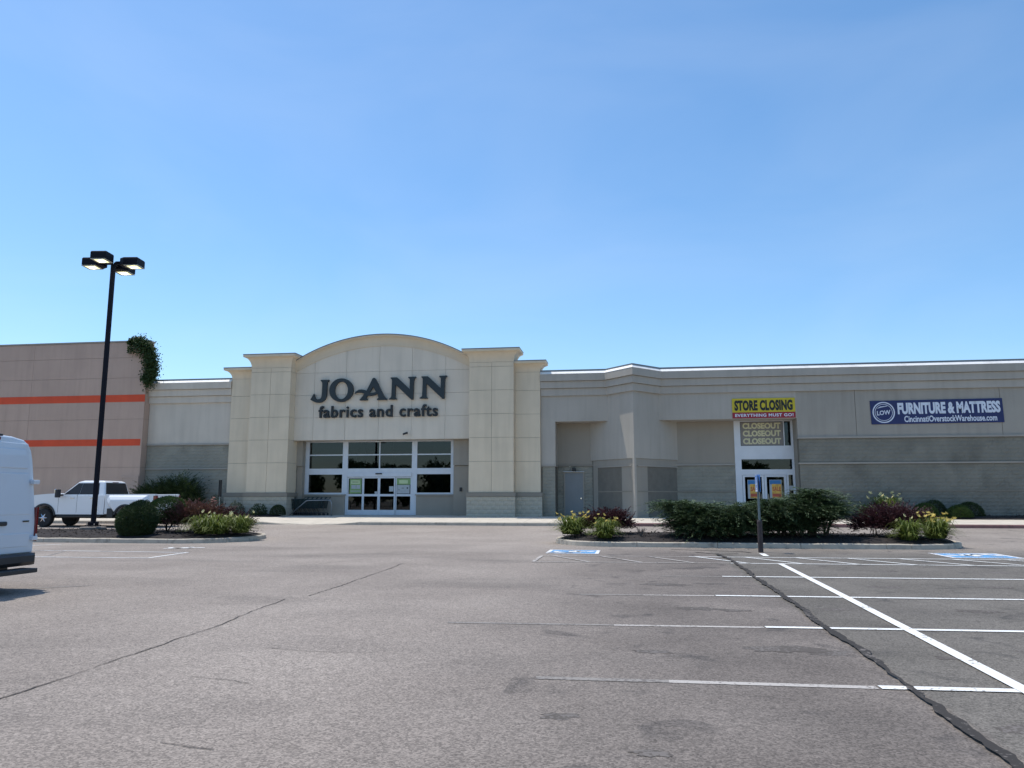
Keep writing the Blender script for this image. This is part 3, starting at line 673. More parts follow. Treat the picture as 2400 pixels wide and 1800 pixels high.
# room behind the glass
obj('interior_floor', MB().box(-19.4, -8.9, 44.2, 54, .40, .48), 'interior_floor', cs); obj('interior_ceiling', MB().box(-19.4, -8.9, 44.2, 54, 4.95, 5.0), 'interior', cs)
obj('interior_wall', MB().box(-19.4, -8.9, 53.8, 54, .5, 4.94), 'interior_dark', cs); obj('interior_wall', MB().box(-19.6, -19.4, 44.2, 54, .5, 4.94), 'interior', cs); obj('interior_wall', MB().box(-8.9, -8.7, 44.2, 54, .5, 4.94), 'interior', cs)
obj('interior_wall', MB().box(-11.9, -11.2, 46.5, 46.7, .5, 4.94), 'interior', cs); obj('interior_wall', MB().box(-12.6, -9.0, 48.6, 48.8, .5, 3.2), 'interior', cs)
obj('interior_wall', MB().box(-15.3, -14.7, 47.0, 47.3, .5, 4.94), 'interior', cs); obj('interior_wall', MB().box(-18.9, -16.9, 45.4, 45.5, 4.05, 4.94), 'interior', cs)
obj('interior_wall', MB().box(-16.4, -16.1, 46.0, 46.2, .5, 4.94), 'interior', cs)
# notices taped to the doors
def poster(parent, px, py, rects, y):
    for x0, x1, z0, z1, m in rects: obj('notice', MB().box(px + x0, px + x1, y - .006, y - .002, py + z0, py + z1), m, parent)
dl = [o for o in cs.children if o.name.startswith('sliding_door')]
poster(dl[0], -16.30, 1.74, [(0, .72, 0, .86, 'poster_green'), ], GY + .062)
for x0, x1, z0, z1, m in ((-16.24, -15.68, 2.30, 2.52, 'poster_lime'), (-16.2, -15.92, 2.02, 2.24, 'poster_pale'), (-15.89, -15.66, 2.02, 2.24, 'poster_pale'), (-16.14, -15.76, 2.40, 2.43, 'black_print'), (-16.24, -15.62, 1.86, 1.91, 'poster_pale')):
    obj('notice', MB().box(x0, x1, GY + .050, GY + .054, z0, z1), m, dl[0])
for x0, x1, z0, z1, m, q in ((-13.42, -12.59, 2.26, 2.61, 'poster_green', .056), (-13.28, -12.75, 2.32, 2.52, 'poster_lime', .050), (-13.40, -12.64, 1.74, 2.24, 'poster_pale', .056), (-13.12, -12.98, 2.04, 2.07, 'black_print', .050), (-12.82, -12.73, 2.02, 2.10, 'letter_small', .050), (-13.30, -13.26, 1.92, 1.99, 'letter_small', .050)):
    obj('notice', MB().box(x0, x1, GY + q, GY + q + .004, z0, z1), m, dl[3])
obj('notice', MB().box(-13.86, -13.60, GY + .004, GY + .008, 1.86, 2.16), 'poster_pale', dl[2]); obj('notice', MB().box(-14.74, -14.58, GY + .004, GY + .008, 1.72, 1.86), 'poster_pale', dl[1])

# raised lettering of the shop name
sg = thing('letter_sign', 'large dark letters JO-ANN over the store entrance', 'sign', (-14.3, 42.95, 7.1))
CXS = 8.25 / (2035 - 165); CZS = (8.46 - 7.12) / (392 - 78)
def JT(p): return (-18.43 + (p[0] - 165) * CXS, 7.14 + (392 - (p[1] + (p[0] - 850) * .0080)) * CZS)
def ell(cx, cy, rx, ry, n=40): return [(cx + rx * math.cos(2 * math.pi * i / n), cy + ry * math.sin(2 * math.pi * i / n)) for i in range(n)]
LJ = [[(297, 103), (415, 103), (417, 112), (393, 138), (388, 160), (388, 300), (385, 340), (370, 375), (345, 400), (310, 417), (270, 422), (230, 414), (195, 398), (162, 378), (207, 297), (218, 300), (218, 330), (228, 355), (248, 370), (272, 375), (295, 370), (310, 355), (318, 330), (320, 300), (322, 160), (318, 138), (297, 112)]]
LO = [ell(590, 250, 167, 164), ell(591, 253, 92, 122)]
LA = [[(1040, 84), (1060, 98), (1175, 325), (1200, 358), (1225, 378), (1222, 392), (1090, 393), (1088, 380), (1108, 362), (1098, 330), (1085, 302), (1060, 320), (1025, 332), (985, 336), (955, 332), (942, 350), (940, 364), (958, 382), (952, 396), (850, 396), (852, 382), (882, 348), (912, 302), (875, 290), (835, 286), (805, 290), (775, 303), (795, 272), (830, 250), (870, 243), (910, 250), (942, 262), (965, 215), (1020, 95)], [(1030, 206), (984, 284), (1005, 294), (1040, 292), (1070, 281)]]
LN = [[(1265, 90), (1275, 84), (1355, 84), (1530, 250), (1532, 120), (1528, 108), (1508, 92), (1510, 80), (1612, 78), (1614, 88), (1590, 112), (1585, 130), (1580, 392), (1555, 394), (1338, 185), (1336, 350), (1342, 365), (1360, 378), (1355, 388), (1250, 388), (1250, 376), (1275, 362), (1283, 345), (1288, 130), (1285, 112)]]
LN2 = [[(x + 418, y - 8) for x, y in LN[0]]]
for lp in (LJ, LO, LA, LN, LN2):
    me = curve_mesh([[JT(p) for p in q] for q in lp], .14)
    for v in me.vertices: v.co = (v.co.x, 42.90 - v.co.z, v.co.y)
    obj('letter', me, 'sign_letter', sg)
sg2 = thing('letter_sign', 'smaller dark letters reading fabrics and crafts above the entrance', 'sign', (-14.3, 42.95, 6.1))
letters('fabrics and crafts', -17.92, -10.72, 6.13, 6.84, 42.97, .12, 'letter_small', sg2, bold=.018, spacing=1.1)
# small wall fixtures
tag(obj('security_camera', MB().tube([(-12.55, 43.0, 5.16), (-12.55, 42.8, 5.16)], .03).box(-12.58, -12.52, 42.75, 42.85, 5.12, 5.2).tube([(-12.72, 42.72, 5.10), (-12.45, 42.78, 5.20)], .055), 'black', None), 'black bullet camera on the wall above the right window', 'camera')
tag(obj('door_light', MB().lathe([(.01, 0), (.17, .01), (.19, .05), (.12, .09), (.01, .1)], 'z', 16, (-14.5, 43.6, 4.73)), 'white', None), 'small white round light under the arch over the doors', 'light')
tag(obj('keypad', MB().box(-9.56, -9.42, 43.58, 43.645, 1.86, 2.08), 'black', None, bevel=.012), 'small black box on the wall right of the windows', 'switch box')

# ------------------------------------------------------------------ furniture store wing on the right
fs = thing('furniture_store', 'long grey store wing with stepped cornice and triangular prow', 'store', (10, 43, .45))
AP = (.36, 41.4)
path = [(-4.78, 43), (-1.05, 43), AP, (1.83, 43), (27, 43)]
cornice(path, fs, 'stucco_grey')
obj('parapet', sweep(path, ((-.01, 7.18), (-.01, 8.5), (-.6, 8.5), (-.6, 7.18))), 'stucco_grey', fs)
obj('roof', MB().box(-4.8, 27, 44.3, 66, 7.9, 8.05), 'membrane', fs)
obj('rear_wall', MB().box(-4.8, 27, 65.7, 66, .2, 7.88), 'stucco_dark', fs); obj('end_wall', MB().box(26.7, 27, 43.4, 65.7, .2, 7.88), 'stucco_dark', fs)
RB = 44.2                                             # back of the recesses
obj('wall', MB().box(-4.78, -3.97, 43.0, RB, 3.32, 7.178), 'stucco_grey', fs)
obj('belt_trim', MB().box(-4.78, -3.955, 42.96, RB, 3.22, 3.315), 'trim', fs)
obj('wall', MB().box(-4.78, -4.0, 43.06, RB, .3, 3.215), 'mortar', fs); blocks(-4.7, -4.0, .3, 3.21, 43.04, fs, 'block', seed=8)
obj('fascia', MB().box(-3.97, -.2, 43.0, RB + .2, 5.73, 7.178), 'stucco_grey', fs); obj('fascia', MB().box(1.0, 9.05, 43.0, RB + .2, 5.73, 7.178), 'stucco_grey', fs)
# left recess
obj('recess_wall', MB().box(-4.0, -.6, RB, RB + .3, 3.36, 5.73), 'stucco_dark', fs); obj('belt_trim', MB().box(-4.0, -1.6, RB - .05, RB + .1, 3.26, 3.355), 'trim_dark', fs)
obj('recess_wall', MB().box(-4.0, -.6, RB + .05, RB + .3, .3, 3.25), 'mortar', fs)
blocks(-3.98, -3.62, .3, 3.255, RB + .03, fs, 'block', seed=9); blocks(-2.46, -1.9, .3, 3.255, RB + .03, fs, 'block', seed=10); blocks(-3.62, -2.46, 2.98, 3.255, RB + .03, fs, 'block', seed=10)
dr = obj('door', MB().box(-3.55, -2.53, RB + .0, RB + .04, .50, 2.88), 'door_grey', fs)
obj('door_frame', MB().box(-3.62, -3.55, RB - .03, RB + .05, .49, 2.95).box(-2.53, -2.46, RB - .03, RB + .05, .49, 2.95).box(-3.55, -2.53, RB - .03, RB + .05, 2.882, 2.95), 'stucco_grey_low', dr)
obj('rain_drip', MB().box(-3.64, -2.44, RB - .10, RB - .032, 2.955, 2.98), 'aluminium', dr)
obj('door_handle', MB().box(-2.68, -2.60, RB - .06, RB - .002, 1.42, 1.5), 'chrome', dr)
tag(obj('wall_light', MB().box(-3.12, -2.92, RB - .26, RB - .0, 3.0, 3.17), 'black', None, bevel=.015), 'small dark box light over the grey side door', 'wall light')
# the prow
BL, BR = (-2.15, RB + .1), (2.88, RB + .1)
def vsub(p, q, d):                                    # move p toward q by d
    u = Vector((q[0] - p[0], q[1] - p[1])).normalized(); return (p[0] + u.x * d, p[1] + u.y * d)
obj('prow_wall', MB().xy([BL, AP, BR], 3.58, 7.178), 'stucco_grey', fs)
inA = (AP[0], AP[1] + .14)
pw = obj('prow_base', MB().xy([(BL[0] + .09, BL[1]), inA, (BR[0] - .09, BR[1])], .3, 3.578), 'mortar', fs)
def on_face(side, a, c, z0, z1, d0, d1):
    """box lying on a slanted face of the prow between distances a and c from the apex"""
    q = BL if side < 0 else BR; u = Vector((q[0] - AP[0], q[1] - AP[1])).normalized()
    nrm = Vector((-u.y, u.x)) if side > 0 else Vector((u.y, -u.x))
    if nrm.y > 0: nrm = -nrm
    base = Vector(AP) - nrm * .10; pts = []
    for t, d in ((a, d0), (c, d0), (c, d1), (a, d1)):
        p = base + u * t + nrm * d; pts.append((p.x, p.y))
    return MB().xy(pts, z0, z1)
for s, L in ((-1, 3.55), (1, 3.75)):
    e = L - .38 if s < 0 else L
    obj('frame_post', on_face(s, .13, .30, .42, 3.22, 0, .05), 'stucco_grey_low', fs)
    if s < 0: obj('frame_post', on_face(s, e, L, .42, 3.22, 0, .05), 'stucco_grey_low', fs)
    obj('frame_rail', on_face(s, .13, L, 3.22, 3.575, 0, .055), 'stucco_grey_low', fs)
    obj('belt_trim', on_face(s, .30, e, 3.16, 3.218, 0, .075), 'trim', fs)
    obj('ledge', on_face(s, .30, e, 1.80, 1.86, 0, .04), 'trim_dark', fs)
    obj('block_panel', on_face(s, .30, e, .42, 1.798, 0, .015), 'stucco_grey_low', fs); obj('block_panel', on_face(s, .30, e, 1.862, 3.158, 0, .015), 'stucco_grey_low', fs)
obj('corner_post', MB().xy([AP, vsub(AP, BR, .15), (AP[0], AP[1] + .3), vsub(AP, BL, .15)], .42, 3.578), 'stucco_grey', fs)
# right recess and double doors
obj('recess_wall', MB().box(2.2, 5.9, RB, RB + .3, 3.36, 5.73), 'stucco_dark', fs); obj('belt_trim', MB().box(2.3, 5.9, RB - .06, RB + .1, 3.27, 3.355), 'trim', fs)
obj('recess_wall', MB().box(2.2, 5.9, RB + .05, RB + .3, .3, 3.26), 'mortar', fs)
blocks(2.5, 5.9, 1.87, 3.265, RB + .03, fs, 'block', seed=11); obj('ledge', MB().box(2.5, 5.9, RB - .02, RB + .05, 1.80, 1.865), 'trim_dark', fs); blocks(2.5, 5.9, .3, 1.795, RB + .03, fs, 'block', seed=12)
bars(fs, [(5.9, 6.24, .5, 5.73), (8.93, 9.05, .5, 5.73)], RB - .02, RB + .14, 'frame_white', 'frame_post')
bars(fs, [(6.24, 8.93, 3.66, 4.34), (6.24, 8.93, 2.74, 3.04), (6.24, 8.93, 5.69, 5.73)], RB - .017, RB + .14, 'frame_white', 'frame_rail')
bars(fs, [(8.55, 8.60, 4.34, 5.69), (6.24, 8.93, 3.60, 3.66), (8.60, 8.70, .5, 2.74)], RB - .01, RB + .12, 'frame_white', 'mullion')
pane(6.24, 8.55, 4.34, 5.69, RB + .05, fs); pane(8.60, 8.93, 4.34, 5.69, RB + .05, fs); pane(6.24, 8.93, 3.04, 3.60, RB + .05, fs); pane(8.70, 8.93, .5, 2.74, RB + .05, fs)
obj('notice', MB().box(8.71, 8.92, RB + .040, RB + .046, 1.9, 2.15), 'poster_pale', fs)
co_ = obj('closeout_poster', MB().box(6.27, 8.53, RB + .038, RB + .044, 4.36, 5.67), 'poster_grey', fs); co_['label'] = 'grey window poster with three rows of pale yellow capitals'
for z in (5.28, 4.86, 4.43): letters('CLOSEOUT', 6.38, 8.42, z, z + .34, RB + .034, 0, 'closeout_yellow', co_, bold=.05)
for i, (x0, x1) in enumerate(((6.26, 7.40), (7.42, 8.58))):
    d = obj('door', MB().box(x0, x1, RB + .0, RB + .05, .5, .8), 'frame_white', fs)
    obj('door_stile', MB().box(x0, x0 + .12, RB, RB + .05, .8, 2.73), 'frame_white', d); obj('door_stile', MB().box(x1 - .12, x1, RB, RB + .05, .8, 2.73), 'frame_white', d)
    obj('door_rail', MB().box(x0 + .12, x1 - .12, RB, RB + .05, 2.63, 2.73), 'frame_white', d); pane(x0 + .12, x1 - .12, .8, 2.63, RB + .03, d, name='door_pane')
    xx = x0 + .28
    obj('poster', MB().box(xx - .02, xx + .62, RB + .024, RB + .028, 1.45, 2.47), 'poster_pale', d)
    obj('poster', MB().box(xx, xx + .58, RB + .018, RB + .022, 2.22, 2.45), 'poster_blue', d); obj('poster', MB().box(xx + .1, xx + .60, RB + .012, RB + .016, 1.47, 2.24), 'poster_yellow', d)
    letters('SALE', xx + .13, xx + .57, 1.86, 2.10, RB + .008, 0, 'poster_red', d, bold=.03)
    obj('poster', MB().box(xx + .12, xx + .58, RB + .008, RB + .010, 1.55, 1.72), 'poster_red', d)
    obj('pull_handle', MB().box(x1 - .19 if i == 0 else x0 + .16, x1 - .16 if i == 0 else x0 + .19, RB - .06, RB - .03, 1.3, 1.7), 'chrome', d)
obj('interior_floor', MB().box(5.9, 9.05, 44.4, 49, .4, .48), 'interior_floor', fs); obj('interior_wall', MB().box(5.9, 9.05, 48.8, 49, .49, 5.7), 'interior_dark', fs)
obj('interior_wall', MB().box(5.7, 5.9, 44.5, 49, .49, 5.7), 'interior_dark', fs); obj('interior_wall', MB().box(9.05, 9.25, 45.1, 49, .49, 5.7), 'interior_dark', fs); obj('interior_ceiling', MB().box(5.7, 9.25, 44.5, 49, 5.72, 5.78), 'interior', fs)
# long wall
for x0, x1 in ((9.05, 12.05), (12.07, 19.2), (19.22, 27)): obj('wall_panel', MB().box(x0, x1, 43.0, 43.4, 4.72, 7.178), 'stucco_long', fs)
obj('wall_return', MB().box(9.06, 9.5, 43.42, 45.0, .3, 7.17), 'stucco_grey_low', fs)
obj('belt_trim', MB().box(9.03, 27, 42.92, 43.3, 4.62, 4.715), 'trim', fs); obj('belt_trim', MB().box(9.03, 27, 42.94, 43.3, 3.27, 3.345), 'trim', fs); obj('ledge', MB().box(9.06, 27, 42.99, 43.3, 1.82, 1.865), 'trim_dark', fs)
obj('backing_wall', MB().box(9.08, 27, 43.05, 43.4, .2, 4.6), 'mortar', fs)
blocks(9.08, 24, 3.35, 4.615, 43.03, fs, 'block_long', seed=13); blocks(9.08, 24, 1.87, 3.265, 43.03, fs, 'block_long', seed=14); blocks(9.08, 24, .3, 1.815, 43.03, fs, 'block_long', seed=15)
# banners
bn = thing('banner', 'yellow and red banner STORE CLOSING over the right-hand doors', 'banner', (7.3, 42.95, 5.75))
obj('sheet', MB().box(5.70, 8.99, 42.965, 42.98, 6.08, 6.84), 'yellow', bn); obj('sheet', MB().box(5.70, 8.99, 42.965, 42.98, 5.76, 6.075), 'red', bn)
letters('STORE CLOSING', 5.82, 8.86, 6.16, 6.74, 42.958, 0, 'black_print', bn, bold=.055, spacing=1.05); letters('EVERYTHING MUST GO!', 5.84, 8.88, 5.83, 6.0, 42.958, 0, 'print_white', bn, bold=.03, spacing=1.1)
bn = thing('banner', 'dark blue banner FURNITURE & MATTRESS high on the grey wall', 'banner', (16, 42.95, 5.3))
obj('sheet', MB().xz([(12.82, 5.33), (19.32, 5.36), (19.30, 6.62), (12.80, 6.58)], 42.965, 42.98), 'navy', bn)
letters('FURNITURE & MATTRESS', 14.16, 19.18, 5.84, 6.46, 42.958, 0, 'print_white', bn, bold=.052, slope=.006); letters('CincinnatiOverstockWarehouse.com', 14.46, 18.98, 5.43, 5.76, 42.958, 0, 'print_white', bn, bold=.025, slope=.004)
def ringm(cx, cz, r0, r1, a0=0, a1=360, n=40):
    b = MB(); vs = []
    for i in range(n + 1):
        a = R(a0 + (a1 - a0) * i / n); vs += [(cx + r0 * math.cos(a), 42.958, cz + r0 * math.sin(a)), (cx + r1 * math.cos(a), 42.958, cz + r1 * math.sin(a))]
    return b.add(vs, [(2 * i, 2 * i + 1, 2 * i + 3, 2 * i + 2) for i in range(n)])
obj('ring', ringm(13.46, 5.96, .50, .56), 'print_white', bn); obj('ring', ringm(13.46, 5.96, .42, .445), 'print_white', bn)
letters('LOW', 13.12, 13.80, 5.80, 6.04, 42.958, 0, 'print_white', bn, bold=.03, slope=.08)
b = MB(); b.add([(13.12, 42.958, 6.16), (13.3, 42.958, 6.27), (13.66, 42.958, 6.32), (13.66, 42.958, 6.29), (13.36, 42.958, 6.23)], [(0, 4, 3, 2, 1)]); obj('swoosh', b, 'print_white', bn)

# ------------------------------------------------------------------ tan warehouse on the left
tw = thing('warehouse', 'tall tan warehouse wall with two orange stripes at the left', 'warehouse', (-42, 42.5, .3))
TX = -28.86
obj('wall', MB().box(-70, TX - .02, 42.53, 43.1, .2, 11.0), 'reveal', tw)
tz = [.25, 3.3, 6.21, 8.74, 10.0, 10.96]; tx = [-70, -58, -47.5, -36.6, TX]
for a, c in zip(tx, tx[1:]):
    for z0, z1 in zip(tz, tz[1:]): panel(a, c, z0, z1, 42.5, tw, 'tan', .06, .014)
for z0, z1 in zip(tz, tz[1:]): side_panel(TX, 42.565, 43.1, z0, z1, tw, 'tan', 1)
obj('metal_cap', MB().box(-70, TX + .04, 42.46, 43.14, 10.97, 11.06), 'cap_tan', tw)
obj('stripe', MB().box(-70, TX + .006, 42.488, 42.498, 7.26, 7.70), 'orange', tw); obj('stripe', MB().box(-70, TX - .1, 42.488, 42.498, 4.60, 5.0), 'orange', tw)
d = obj('door', MB().box(-29.95, -28.98, 42.47, 42.498, .42, 2.66), 'tan_door', tw)
obj('door_frame', MB().box(-30.05, -29.95, 42.45, 42.498, .42, 2.8).box(-28.98, -28.9, 42.45, 42.498, .42, 2.8).box(-29.95, -28.98, 42.45, 42.498, 2.662, 2.8), 'tan_door', d); obj('door_handle', MB().box(-29.12, -29.06, 42.41, 42.468, 1.3, 1.42), 'plastic', d)
obj('roof', MB().box(-70, -29.2, 43.14, 80, 8.0, 8.2), 'membrane', tw); obj('side_wall', MB().box(-29.2, -28.95, 43.6, 80, .2, 7.99), 'tan', tw)

# ------------------------------------------------------------------ foliage builders
def unit(a): return a / (np.linalg.norm(a, axis=-1, keepdims=True) + 1e-9)
def plant(name, label, loc, group=None, rotz=0.0, cat='shrub'): return thing(name, label, cat, loc, rotz, group, True)
def stems(root, rx, ry, h, n, seed, m='twig', r=.012):
    g = random.Random(seed); b = MB()
    for i in range(n):
        a = g.uniform(0, 6.28); q = g.uniform(.3, .8)
        b.tube([(0, 0, -.05), (rx * q * .4 * math.cos(a), ry * q * .4 * math.sin(a), h * .35), (rx * q * math.cos(a), ry * q * math.sin(a), h * g.uniform(.6, .85))], [r * 1.6, r, r * .5], 5)
    obj('stems', b, m, root)
def lumps(D, g, k, amp, sharp=6):
    K = unit(g.normal(size=(k, 3))); K[:, 2] = np.abs(K[:, 2]); A = g.uniform(.3, 1, k); return 1 + amp * ((np.clip(D @ K.T, 0, 1) ** sharp) * A).sum(1)
def mound(name, label, loc, rx, ry, rz, m, n=5000, L=.06, W=.035, lump=.12, shell=.3, seed=1, group=None, up=.3, low=-.15, wild=.7, nl=9, zc=0.0):
    g = np.random.default_rng(seed); root = plant(name, label, loc, group)
    D = unit(g.normal(size=(int(n * 1.6), 3))); D = D[D[:, 2] > low][:n]; n = len(D)
    r = lumps(D, g, nl, lump) * (1 - shell * g.random(n) ** 2)
    P = D * r[:, None] * np.array([rx, ry, rz]); P[:, 2] = np.maximum(P[:, 2] + zc, .02)
    d = unit(D + g.normal(size=(n, 3)) * wild + np.array([0, 0, up])); nn = unit(D + g.normal(size=(n, 3)) * .6)
    obj('crown', leaves(P, d, nn, g.uniform(.7, 1.3, n) * L, g.uniform(.7, 1.3, n) * W, m), m, root)
    stems(root, rx, ry, rz, 9, seed); return root
def sprays(name, label, loc, lobes, m, n=1500, per=24, sl=.45, L=.085, W=.024, seed=1, lift=.25, group=None, fan=0, stemr=.03, droop=.12):
    """feathery evergreen: sprays of short scales along outward-reaching twigs; lobes = (cx, cy, cz, rx, ry, rz)"""
    g = np.random.default_rng(seed); root = plant(name, label, loc, group); wt = np.array([l[3] * l[4] for l in lobes]); wt = wt / wt.sum()
    A, Dv, Sz = [], [], []
    for i in range(n):
        l = lobes[g.choice(len(lobes), p=wt)]; d = unit(g.normal(size=3)); d[2] = abs(d[2]) * 1.0 - .38 * g.random(); d = unit(d)
        q = 1 - .55 * g.random() ** 1.6
        A.append((l[0] + d[0] * l[3] * q, l[1] + d[1] * l[4] * q, max(.12, l[2] + d[2] * l[5] * q))); h = unit(np.array([d[0], d[1], 0.0]) + 1e-6)
        Dv.append(unit(h + np.array([0, 0, lift + (.18 if fan else .5) * d[2] + g.normal() * (.10 if fan else .18)]) + g.normal(size=3) * (.14 if fan else .28))); Sz.append(sl * g.uniform(.6, 1.3) * (1.7 if g.random() < .08 else 1))
    A, Dv, Sz = np.array(A), np.array(Dv), np.array(Sz)
    if fan:                                            # most sprays belong to flat fans that share a twig, leaving dark gaps between
        for i in range(0, int(n * .72) // fan * fan, fan):
            d0 = Dv[i]; sd = unit(np.cross(d0, np.array([0, 0, 1.0]))); Ln = Sz[i] * g.uniform(1.0, 1.7)
            for q in range(fan):
                a = (q - (fan - 1) / 2) / fan * 1.5 + g.normal() * .08; A[i + q] = A[i] - d0 * Ln * .5 + d0 * Ln * .45 * abs(math.cos(a)) * g.random() + g.normal(size=3) * .025
                Dv[i + q] = unit(d0 * math.cos(a) + sd * math.sin(a) + g.normal(size=3) * .06); Sz[i + q] = Ln * (1 - .35 * abs(a))
    t = np.tile(np.linspace(0, 1, per), (n, 1)) + g.normal(size=(n, per)) * .03
    side = unit(np.cross(Dv, np.array([0, 0, 1.0]))); nor = np.cross(side, Dv)
    P = A[:, None] + Dv[:, None] * (t * Sz[:, None])[..., None]; P[..., 2] += -(t ** 2) * Sz[:, None] * droop
    sg_ = np.where(g.random((n, per)) < .5, -1, 1)[..., None]; roll = g.normal(size=(n, per, 1)) * (.25 if fan else .5)
    sp = (1 - .75 * t)[..., None]
    D = unit(Dv[:, None] * .8 + side[:, None] * sg_ * .65 * sp + nor[:, None] * roll * .6)
    P = P + side[:, None] * sg_ * (g.random((n, per, 1)) * .07) * sp
    Nn = unit(nor[:, None] + g.normal(size=(n, per, 3)) * (.3 if fan else .5))
    k = n * per; obj('crown', leaves(P.reshape(k, 3), D.reshape(k, 3), Nn.reshape(k, 3), L * g.uniform(.6, 1.3, k), W * g.uniform(.7, 1.3, k), m), m, root)
    b = MB(); rr = random.Random(seed)
    for l in lobes:
        for i in range(7):
            a = rr.uniform(0, 6.28); q = rr.uniform(.3, .8); e = (l[0] + l[3] * q * math.cos(a), l[1] + l[4] * q * math.sin(a), max(.2, l[2] + l[5] * .1))
            s0 = (l[0] * .85 + rr.uniform(-.12, .12), l[1] * .8 + rr.uniform(-.12, .12), -.1)
            b.tube([s0, ((s0[0] * .6 + e[0] * .4), (s0[1] * .6 + e[1] * .4), e[2] * .45), e], [stemr, stemr * .7, stemr * .3], 5)
    obj('branches', b, 'trunk', root); return root
_fl = {}
def flower_mesh(m):
    if m not in _fl:
        V, F = [], []
        for i in range(6):
            a = R(60 * i); ca, sa = math.cos(a), math.sin(a); k = len(V)
            for (r, s, z) in ((.0, 0, 0), (.035, .018, .035), (.07, .012, .05), (.085, 0, .045), (.07, -.012, .05), (.035, -.018, .035)): V.append((r * ca - s * sa, r * sa + s * ca, z))
            F += [(k, k + 1, k + 2, k + 3), (k, k + 3, k + 4, k + 5)]
        _fl[m] = npmesh('flower', V, F, m)
    return _fl[m]
def lily(label, loc, rad, h, n, nf, seed, fm='lily_petal', group=None, sx=1.0, fh=1.0, fs_=1.0):
    g = np.random.default_rng(seed); root = plant('daylily', label, loc, group, cat='daylily'); V, F = [], []
    for i in range(n):
        a = g.uniform(0, 6.283); b0 = np.array([sx * math.cos(a), math.sin(a), 0]) * rad * (.4 if sx < 1.3 else .55) * math.sqrt(g.random()); a2 = a + g.normal() * .6
        d = np.array([math.cos(a2), math.sin(a2), 0]); s = np.array([-d[1], d[0], 0]); lo_ = i % 2; L = h * (g.uniform(.25, .6) if lo_ else g.uniform(.6, 1.2)); ln = g.uniform(.5, 1.25) * rad if lo_ else g.uniform(.2, 1.1) * rad; wd = g.uniform(.012, .021); k = len(V)
        for q in range(6):
            t = q / 5; p = b0 + d * ln * t ** 1.25 + np.array([0, 0, L * (2.5 * t - (1.5 + .55 * ln / rad) * t * t) * .8]); w_ = wd * (1 - t ** 2.5) + .001; V += [p + s * w_, p - s * w_]
        F += [(k + 2 * q, k + 2 * q + 1, k + 2 * q + 3, k + 2 * q + 2) for q in range(5)]
    obj('foliage', npmesh('foliage', V, F, 'lily'), 'lily', root)
    b = MB(); fl = []
    for i in range(nf):
        a = g.uniform(0, 6.283); r0 = rad * .8 * math.sqrt(g.random()); p = (sx * r0 * math.cos(a), r0 * math.sin(a), h * fh * g.uniform(.62, .98)); fl.append(p)
        b.tube([(p[0] * .4, p[1] * .4, 0), (p[0] * .8, p[1] * .8, p[2] * .6), p], .005, 4)
    obj('stalks', b, 'lily', root)
    for p in fl:
        f = obj('flower', flower_mesh(fm), fm, root); f.location = p; f.rotation_euler = (g.uniform(.2, 1.0), g.uniform(-.5, .5), g.uniform(0, 6.28)); s = g.uniform(.6, 1.0) * fs_; f.scale = (s, s, s)
    return root

# right island
def onR(px, py, Y): x = PY(px, py, Y)[0]; return (x, Y, isl_z(Y, IR[2], IR[3], IR[5]))
def onL(px, py, Y): x = PY(px, py, Y)[0]; return (x, Y, isl_z(Y, IL[2], IL[3], IL[5]))
sprays('juniper', 'lower broad spreading juniper left of the accessible-parking post', onR(1662, 1220, 25.75), [(-.55, 0, .84, .9, .7, .20), (-.1, -.35, .62, 1.15, .75, .22), (.95, -.2, .72, .8, .95, .26), (0, -.35, .22, 1.2, .7, .34), (-1.05, -.1, .96, .5, .45, .12), (.8, -.3, .3, .95, .7, .40), (0, -.2, .40, 1.3, .7, .3)], 'juniper', 4000, 40, .47, .085, .022, 51, .05, fan=9, droop=.22)
sprays('juniper', 'taller spreading juniper behind and right of the accessible-parking post', onR(1870, 1220, 25.95), [(-.7, -.2, .86, .85, .9, .28), (.5, 0, 1.08, .75, .75, .26), (-.1, -.45, .74, 1.1, .75, .26), (.95, -.2, .84, .5, .8, .22), (-.6, -.2, .36, .9, .75, .45), (.45, 0, 1.34, .35, .4, .10), (.5, -.1, .55, .7, .6, .3), (-.2, -.3, .3, 1.0, .6, .3)], 'juniper', 4000, 40, .47, .085, .022, 52, .05, fan=9, droop=.22)
sprays('barberry', 'dark purple barberry between the yellow daylilies at the left island end', onR(1425, 1230, 26.6), [(0, 0, .28, .62, .6, .42), (-.5, .0, .2, .55, .5, .3), (.35, 0, .22, .4, .5, .4)], 'barberry', 800, 26, .28, .05, .034, 53, .5, stemr=.012)
sprays('barberry', 'wide dark purple barberry at the right end of the right island', onR(2085, 1235, 26.3), [(0, 0, .35, .85, .75, .48), (-.45, -.1, .25, .6, .6, .38), (.75, .1, .3, .5, .5, .36)], 'barberry', 1100, 26, .32, .05, .034, 54, .5, stemr=.012)
lily('yellow daylily clump at the left tip of the right island', onR(1340, 1250, 25.9), .60, .74, 420, 20, 61, sx=1.25)
lily('yellow daylily clump beside the kerb before the left dark barberry', onR(1418, 1258, 25.0), .52, .74, 340, 12, 62)
lily('leafy daylily with few blooms before the right dark barberry', onR(2130, 1258, 25.0), .52, .74, 360, 4, 63, 'lily_pale')
lily('golden daylily clump at the right tip of the right island', onR(2195, 1252, 25.4), .58, .78, 420, 30, 64, sx=1.15)
tw_ = plant('dead_shrub', 'small bare grey twiggy shrub in the dark mulch', onR(1502, 1262, 25.4)); stems(tw_, .28, .25, .34, 26, 65, 'twig_grey', .008)
